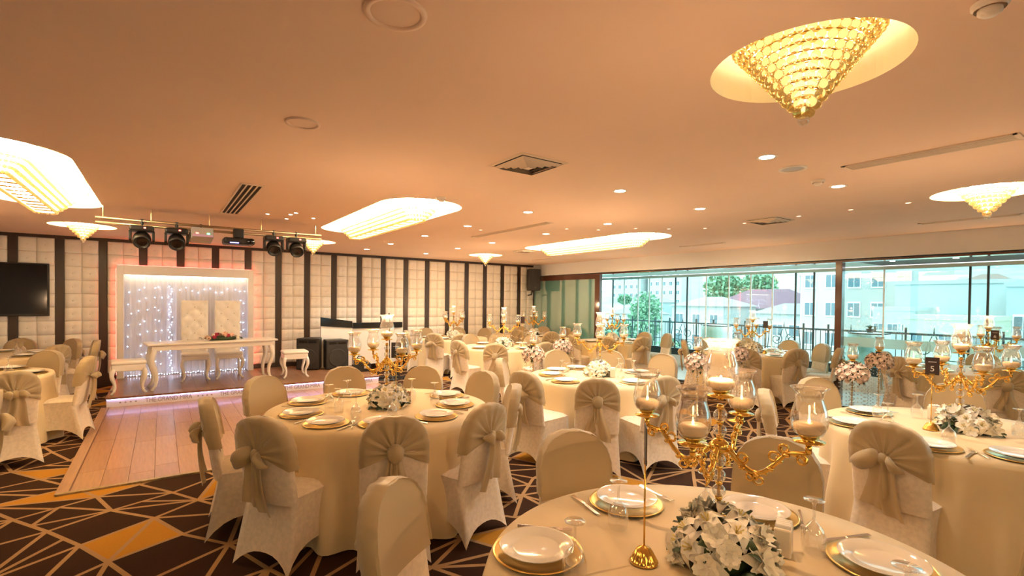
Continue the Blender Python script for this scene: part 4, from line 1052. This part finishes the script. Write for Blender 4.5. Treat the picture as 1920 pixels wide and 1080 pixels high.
def make_cand():
    t = bpy.data.objects.new('candelabra', None); COL.objects.link(t); t.empty_display_size = .1
    part(MB().lathe([(0, 0), (.075, 0), (.080, .006), (.060, .016), (.028, .026), (.016, .06), (.012, .07), (0, .07)], 28), 'foot', M['gold'], t, True)
    part(MB().tube([(0, 0, .05), (0, 0, .52)], .006, 8), 'rod', M['gold'], t, True)
    z = .095
    for k in range(8):
        put(CB, 'crystal_bead', t, (0, 0, z)); put(SP_, 'gold_spacer', t, (0, 0, z + .030)); z += .055
    part(MB().lathe([(0, .337), (.018, .339), (.032, .354), (.035, .367), (.030, .382), (.016, .394), (0, .396)], 20), 'arm_hub', M['gold'], t, True)
    tc = put(CUP, 'top_cup', t, (0, 0, .555)); put(HURR, 'hurricane_glass', tc, (0, 0, .004), scale=(1.1, 1.1, 1.15)); put(CAN, 'candle', tc); put(FLM, 'flame', tc)
    l = bpy.data.lights.new('candle_light', 'POINT'); l.energy = CANDLE_W; l.color = (1, .61, .33); l.shadow_soft_size = 0.0
    lo = bpy.data.objects.new('candle_light', l); COL.objects.link(lo); lo.parent = t; lo.location = (0, 0, .80)
    for k in range(4):
        a = PI / 12 + k * PI / 2; ar = put(ARM, 'arm', t, (0, 0, 0), (0, 0, a))
        put(CUP, 'candle_cup', ar, (.28, 0, AZ)); put(HURR, 'hurricane_glass', ar, (.28, 0, AZ + .004)); put(CAN, 'candle', ar, (.28, 0, AZ)); put(FLM, 'flame', ar, (.28, 0, AZ))
    return t
cand0 = make_cand(); cand0.location = (1.656, 1.013, hz + .002); tag(cand0, 'gold and crystal candelabra on the nearest table', 'candelabra', 'gold candelabra')
for key, loc, ang in (('T2', (1.55, 3.99), -.2), ('T3', (4.66, 1.0), .35), ('T4', (4.36, 4.26), .5), ('T5', TB['T5'][0], .2), ('T6', TB['T6'][0], .7), ('T7', TB['T7'][0], .1), ('T8', TB['T8'][0], .4), ('T9', TB['T9'][0], .9), ('T10', TB['T10'][0], 0.0), ('TL1', (-2.02, 7.9), .3)):
    o = copy_tree(cand0, None, (loc[0], loc[1], hz + .002), ang); tag(o, 'gold and crystal candelabra on ' + tdesc[key], 'candelabra', 'gold candelabra')
# ------------------------------------------------------------------ number stands, boxes
def stand(label, loc, rz, num, card, hh=.30):
    t = thing('table_number_stand', label, 'number stand', (loc[0], loc[1], hz + .002), 0, 'table number stands')
    def fl2(a, z): return 1 + .06 * math.cos(16 * a) * (1 if .006 < z < .05 else 0)
    part(MB().lathe([(0, 0), (.046, 0), (.048, .005), (.042, .010), (.037, .022), (.024, .046), (.010, .055), (.004, .058), (0, .058)], 64, wob=fl2), 'bell_base', M['gold'], t, True)
    part(MB().tube([(0, 0, .05), (0, 0, hh)], .0032, 8), 'rod', M['gold'], t, True)
    c = part(MB().box((0, 0, hh + .055), (.078, .004, .125)), 'card', card, t, rot=(0, 0, rz))
    part(MB().box((0, 0, hh - .004), (.03, .010, .012)), 'clip', M['gold'], t, rot=(0, 0, rz))
    if num:
        text(num, .055, c, (0, -.0026, hh + .035), (PI / 2, 0, 0), M['ink'], 'numeral', .0004, 'CENTER')
        part(MB().box((0, -.0026, hh + .085), (.045, .0008, .004)), 'heading_line', M['ink'], c)
    return t
stand('gold table number stand with card seen edge on, nearest table', (1.343, 1.093), .76, None, M['cardgrey'], .35)
stand('gold stand with dark grey number card on the left centre table', (1.555, 3.80), -.42, '3', M['cardgrey'], .42)
stand('gold stand with brown number card on the right front table', (4.473, 1.114), -1.2, '5', M['carddark'], .40)
stand('gold stand with brown card on the right table by the frosted band', (8.72, 1.55), -1.3, '6', M['carddark'], .46)
stand('dark number card on the terrace table before the railing', (8.72, 4.50), -1.05, None, M['cardgrey'], .46)
stand('brown number card on the table beyond the middle table', (5.68, 7.62), -.6, None, M['carddark'], .46)
def napkin_box(label, loc, rz, mode):
    t = thing('napkin_box', label, 'box', (loc[0], loc[1], hz + .002), rz, 'table boxes')
    part(MB().box((0, 0, .035 if mode else .05), (.075, .055, .07 if mode else .10)), 'box', M['box'], t, bevel=.006)
    for k in range(4):
        if mode: part(MB().box((-.024 + .016 * k, 0, .080), (.012, .046, .05)), 'sachet', M['sachet'], t, bevel=.003)
        else: part(MB().box((-.024 + .016 * k, 0, .095), (.013, .05, .04)), 'napkin', M['white'], t, bevel=.005)
napkin_box('white napkin box behind the flowers on the nearest table', (1.800, .850), .35, 0)
napkin_box('small white box with brown sachets on the left centre table', (1.71, 3.93), -.5, 1)
napkin_box('white napkin box behind the flowers on the right front table', (4.90, 1.20), -.9, 0)
napkin_box('white napkin box beside the flowers on the middle table', (4.33, 4.02), .6, 0)
# head table bouquet
bq = thing('bouquet', 'bouquet of red and pink roses lying on the head table', 'bouquet', (.86, 9.88, SZ + .755), .1)
r_ = random.Random(8); rr_ = rose_mb(); meshes = [rr_.mesh('rose', M[k], True) for k in ('petalpink', 'petalred', 'petalrose')]
part(MB().ball((0, 0, .03), 1, 10, 6, (.25, .08, .05)), 'greenery', M['leaf'], bq, True)
for k in range(30):
    a = r_.uniform(-1, 1); b = r_.uniform(-1, 1); z = .03 + .075 * max(0, 1 - a * a) * (1 - .5 * b * b); n = Vector((a * .5, b - .4, .8))
    put(meshes[r_.choice((0, 0, 1, 2, 2))], 'rose', bq, (a * .24, b * .08, z), n.to_track_quat('Z', 'Y').to_euler(), r_.uniform(.75, 1.0))
for k in range(16):
    a = r_.choice((-1, 1)) * r_.uniform(.15, .30); put(LEAF, 'leaf', bq, (a, r_.uniform(-.07, .07), .03), (r_.uniform(-.3, .3), r_.uniform(-.4, .4), r_.uniform(0, 6)), .9)
# ------------------------------------------------------------------ aisle flower stands
def make_aisle():
    t = bpy.data.objects.new('aisle_flower_stand', None); COL.objects.link(t); t.empty_display_size = .1
    part(MB().lathe([(0, 0), (.12, 0), (.12, .012), (.03, .03), (.015, .06), (0, .06)], 28), 'base', M['gold'], t, True)
    g = MB(); part(MB().tube([(0, 0, .05), (0, 0, .86)], .006, 8), 'rod', M['gold'], t)
    for k in range(15): g.ball((0, 0, .09 + k * .052), .022, 10, 7)
    part(g, 'crystal_column', M['crystal_clear'], t, True)
    st_ = MB()
    for k in range(10):
        a = 2 * PI * k / 10
        for j in range(14): st_.ball((.115 * math.cos(a), .115 * math.sin(a), .82 - j * .040 - .01 * (k % 2)), .009, 5, 4)
    o = part(st_, 'crystal_strands', M['crystal_clear'], t, True); o['kind'] = 'stuff'
    fb = MB(); lf_ = MB(); r2 = random.Random(21); rb = rose_mb()
    for i in range(46):
        zf = -.75 + 1.7 * (i + .5) / 46; zf = min(.98, zf); a = i * 2.39996; q = math.sqrt(max(0, 1 - zf * zf)); n = Vector((q * math.cos(a), q * math.sin(a), zf))
        Mx = Matrix.Translation(Vector((n.x * .125, n.y * .125, .93 + n.z * .095))) @ n.to_track_quat('Z', 'Y').to_matrix().to_4x4() @ Matrix.Scale(.85, 4)
        fb.addm(rb, Mx)
    lb_ = leaf_mb()
    for i in range(30):
        n = Vector((r2.gauss(0, 1), r2.gauss(0, 1), r2.gauss(0, .8))).normalized()
        lf_.addm(lb_, Matrix.Translation(Vector((n.x * .10, n.y * .10, .93 + n.z * .085))) @ n.to_track_quat('Y', 'Z').to_matrix().to_4x4() @ Matrix.Scale(.85, 4))
    part(MB().ball((0, 0, .93), 1, 12, 8, (.105, .105, .08)), 'foam_core', M['leaf'], t, True)
    o = part(fb, 'blossoms', M['aisle'], t, True); o['kind'] = 'stuff'; o = part(lf_, 'leaves', M['leaf'], t, True); o['kind'] = 'stuff'
    tc = put(CUP, 'candle_cup', t, (0, 0, 1.065)); put(HURR, 'hurricane_glass', tc, (0, 0, .004)); put(CAN, 'candle', tc); put(FLM, 'flame', tc)
    return t
M['aisle'] = mat('blush_petal', (.86, .68, .58), .6)
AS = [(4.06, 5.20), (5.17, 5.87), (5.24, 3.51), (6.56, 3.77), (5.89, 2.12), (7.40, 2.37)]
al0 = make_aisle()
for (x, y), r in zip(AS, ranks([(x, y, .9) for x, y in AS])):
    o = al0 if (x, y) == AS[0] else copy_tree(al0, None, (x, y, 0), rnd.uniform(0, 6))
    o.location = (x, y, 0); tag(o, 'crystal stand with ball of blush flowers and candle, %s along the aisle' % r, 'flower stand', 'aisle flower stands')
# ------------------------------------------------------------------ terrace railing and outside
XR = 12.1
struct(put(MB().box((11.65, 4.0, -.15), (1.5, 22, .2)).mesh('floor_balcony', M['tile']), 'floor_balcony'))
rail = thing('balcony_railing', 'black wrought iron balcony railing with scrolls outside the windows', 'railing', (XR, 0, 0))
part(MB().tube([(0, -3, 1.08), (0, 14, 1.08)], .022, 8), 'top_rail', M['iron'], rail)
part(MB().tube([(0, -3, .60), (0, 14, .60)], .010, 6), 'mid_rail', M['iron'], rail)
part(MB().tube([(0, -3, .12), (0, 14, .12)], .014, 6), 'bottom_rail', M['iron'], rail)
post = MB().box((0, 0, .60), (.032, .032, 1.2)).mesh('post', M['iron']); bar = MB().tube([(0, 0, .12), (0, 0, 1.08)], .008, 6).mesh('baluster', M['iron'])
def spiral(cy, cz, r, s, turns=1.6, ph=0.0): return [(0, cy + s * r * (1 - .78 * k / 28) * math.cos(ph + turns * 2 * PI * k / 28), cz + r * (1 - .78 * k / 28) * math.sin(ph + turns * 2 * PI * k / 28)) for k in range(29)]
sc = MB()
for s in (-1, 1):
    sc.tube(spiral(s * .20, .42, .17, s, 1.6, -1.2), .010, 5); sc.tube(spiral(s * .17, .80, .14, s, 1.5, 1.9), .010, 5)
    sc.tube([(0, s * (.03 + .10 * math.sin(PI * k / 10)), .15 + .09 * k) for k in range(11)], .009, 5)
    sc.tube([(0, s * .34, .12), (0, s * .38, .6), (0, s * .34, 1.08)], .010, 5)
for k in range(-2, 3): sc.tube([(0, 0, .30), (0, .10 * k, .62 - .03 * abs(k))], .009, 5)
sc.tube([(0, 0, 1.08), (0, 0, 1.22)], [.014, .004], 6)
scm = sc.mesh('scroll_panel', M['iron'], True)
y = -2.6; k = 0
while y < 13.6:
    put(scm, 'scroll_panel', rail, (0, y, 0))
    for j in range(5): put(bar, 'baluster', rail, (0, y + .50 + .10 * j, 0))
    put(post, 'post', rail, (0, y + .44, 0)); put(post, 'post', rail, (0, y + .96, 0)); y += 1.40; k += 1
def cocktail(label, x, y):
    t = thing('cocktail_table', label, 'table', (x, y, 0), 0, 'terrace cocktail tables')
    r_ = random.Random(int(y * 10))
    def cf(u, v):
        a = 2 * PI * u
        if v < .2: return (.36 * v / .2 * math.cos(a), .36 * v / .2 * math.sin(a), 1.09)
        q = (v - .2) / .8; rr = .365 + .012 * math.sin(19 * a) * q + .008 * math.sin(11 * a) * q; return (rr * math.cos(a), rr * math.sin(a), 1.085 - 1.07 * q)
    part(MB().grid(cf, 90, 9, closeu=True), 'cloth', M['white2'], t, True)
    part(MB().lathe([(0, .0), (.2, 0), (.04, .04), (.03, 1.06), (.34, 1.06), (.34, 1.085), (0, 1.085)], 24), 'table_frame', M['black'], t)
M['white2'] = mat('white_stretch_cloth', (.82, .88, .86), .7)
cocktail('tall white draped cocktail table on the balcony behind terrace table', 11.55, 7.2)
cocktail('tall draped cocktail table behind the banded right window', 11.55, 3.9)
pt = thing('planter', 'small dark potted plant on the right cocktail table', 'plant', (11.5, 3.85, 1.088))
part(MB().lathe([(0, 0), (.05, 0), (.07, .08), (.06, .08), (0, .07)], 16), 'pot', M['black'], pt, True)
for k in range(10): put(LEAF, 'leaf', pt, (0, 0, .07), (rnd.uniform(.2, 1.2), 0, k * .63), 1.3)
# ---- city
def bmat(n, c): return mat(n, c, .8, noise=.05, nscale=.4)
BM = {'w': bmat('render_white', (.46, .48, .48)), 'p': bmat('render_pink', (.46, .38, .36)), 'g': bmat('render_grey', (.36, .41, .43)), 'y': bmat('render_cream', (.46, .44, .34)), 't': bmat('render_teal', (.42, .56, .56))}
RM = {'m': bmat('roof_mauve', (.17, .085, .115)), 'g': bmat('roof_grey', (.30, .28, .30)), 'r': bmat('roof_tile', (.30, .17, .14))}
WG = mat('window_dark', (.10, .15, .18), .15); WFm = mat('window_frame_white', (.8, .8, .8), .5); GR = mat('hill_ground', (.42, .50, .42), .9, noise=.3, nscale=.1); TREEM = mat('tree_leaf', (.20, .36, .22), .7); TRUNK = mat('trunk', (.12, .08, .05), .9)
def building(label, x, y0, y1, z1, d, m, roof=None, rh=0, win=None, z0=-16, cat='building'):
    t = thing('building', label, cat, (x, (y0 + y1) / 2, z0), 0, 'buildings outside')
    hh = z1 - z0; w = y1 - y0
    part(MB().box((d / 2, 0, hh / 2), (d, w, hh)), 'wall', BM[m], t)
    if roof:
        a, b, r = -d * .06, w / 2 * 1.08, min(w, d) * .35
        part(MB().add([(a, -b, hh), (d * 1.06, -b, hh), (d * 1.06, b, hh), (a, b, hh), (d / 2, -b + r, hh + rh), (d / 2, b - r, hh + rh)], [(0, 1, 4), (1, 2, 5, 4), (2, 3, 5), (3, 0, 4, 5), (3, 2, 1, 0)]), 'roof', RM[roof], t)
    else: part(MB().box((d / 2, 0, hh + .15), (d * 1.02, w * 1.02, .3)), 'parapet', BM[m], t)
    if win:
        n, ww, wh, zs = win
        fm = MB().box((0, 0, 0), (.12, ww * 1.15, wh * 1.12)).mesh('window', WFm); gm = MB().box((-.07, 0, 0), (.04, ww * .45, wh * .92)).mesh('pane', WG)
        for zz in zs:
            for i in range(n):
                f = put(fm, 'window', t, (-.03, -w / 2 + w * (i + .5) / n, zz - z0))
                for s in (-1, 1): put(gm, 'pane', f, (0, s * ww * .26, 0))
    return t
building('far white apartment tower at the left of the view', 160, 134, 150, 16, 14, 'w', win=(5, 1.4, 1.6, (1, 4.5, 8, 11.5)))
building('second far white apartment tower beside the first', 162, 116, 132, 18, 14, 'w', win=(5, 1.4, 1.6, (2, 5.5, 9, 12.5)))
building('low grey roofed house at the left behind the railing', 92, 76, 86, -1.2, 9, 'w', 'g', 2.0, (4, 1.2, 1.4, (-3.5,)))
building('small white house beside the folded glass panes', 60, 36.5, 44.5, 1.2, 8, 'w', 'g', 1.3, (3, 1.1, 1.4, (-.6, -3.4)))
building('white house with hipped mauve roof', 72, 33, 46.5, .9, 12, 'w', 'm', 3.0, (7, 1.0, 1.5, (-.6, -4)))
building('grey roofed white house before the mauve roof', 62, 27.5, 33.5, .4, 8, 'w', 'g', 1.3, (3, 1.2, 1.4, (-1.6,)))
building('pink apartment block behind the brown column', 60, 16.2, 27, 9.5, 12, 'p', win=(5, 1.1, 1.5, (-2.2, 1.1, 4.2, 7.2)))
building('large plain white building seen through the right window', 52, 8.2, 15.6, 3.4, 12, 'w', win=(5, .8, 1.2, (-.2, -3)))
building('grey white building at the far right window', 48, -4, 8.0, 3.0, 12, 'g', win=(7, .9, 1.6, (.2, -2.8)))
building('small white annex with strip window in front', 44, 12.0, 14.6, 1.2, 5, 'w', win=(3, .6, .5, (.0,)))
building('low cream wall building with air conditioners', 41, 7.4, 11.8, .7, 5, 'y', win=(3, .6, .5, (-.5,)))
hill = put(MB().grid(lambda u, v: (80 + 240 * u, -60 + 260 * v, -16 + 40 * u ** .8 + 1.2 * math.sin(7 * u) + 1.5 * math.sin(9 * v)), 12, 12).mesh('terrain', GR), 'terrain')
struct(hill)
struct(put(MB().box((90, 40, -16.5), (160, 240, 1)).mesh('ground', GR), 'ground'))
hr = random.Random(14); hn = []
for gi in range(4):
    for gj in range(7):
        u = .10 + .10 * gi; xx = 80 + 240 * u; yy = xx * (.06 + .125 * gj) + hr.uniform(-1, 1); zg = -16 + 40 * u ** .8
        hn.append((xx, yy, zg, hr.uniform(6.0, 8.5), hr.uniform(5, 8)))
for (xx, yy, zg, w, hh), r in zip(hn, range(len(hn))):
    if xx > 150 and yy > 100: continue
    building('small pale house on the hillside, %s in the %s tier' % (ORD[6 - r % 7], ['lowest', 'second lowest', 'third lowest', 'highest'][r // 7]), xx, yy - w / 2, yy + w / 2, zg + hh, 8, hr.choice('wwgy'), hr.choice('rgm'), 1.8, (3, 1.2, 1.3, (zg + hh - 1.8, zg + hh - 4.2)), zg - 3, 'house')
def tree(label, x, y, z, r, hgt):
    t = thing('tree', label, 'tree', (x, y, -16), 0, 'trees outside'); tr = random.Random(int(x * 7 + y)); g = MB()
    part(MB().tube([(0, 0, 0), (0, 0, z + 16)], [.3, .15], 6), 'trunk', TRUNK, t)
    for k in range(1100):
        n = Vector((tr.gauss(0, 1), tr.gauss(0, 1), tr.gauss(0, 1))).normalized() * (tr.random() ** .4); c = Vector((n.x * r, n.y * r, z + 16 + n.z * hgt)); s = r * .075
        R3 = Matrix.Rotation(tr.uniform(0, 6), 3, 'Z') @ Matrix.Rotation(tr.uniform(0, 6), 3, 'X')
        g.add([c + R3 @ Vector(p) for p in ((-s, -s, 0), (s, -s, 0), (s, s, 0), (-s, s, 0))], [(0, 1, 2, 3)])
    part(g, 'crown', TREEM, t)
tree('round green tree above the mauve roof', 95, 58, 5.0, 3.8, 3.0)
tree('second round green tree above the mauve roof', 96, 51, 5.2, 3.4, 2.6)
tree('pale green tree behind the left glass panes', 50, 41, -.2, 2.2, 3.4)
tree('dark green umbrella tree beyond the left panes', 110, 98, 2.4, 2.2, 1.6)
tree('bushy tree low behind the left railing', 40, 35.5, -2.2, 2.6, 1.8)
tree('dark shrub low behind the middle railing', 36, 27, -3.4, 2.4, 1.8)
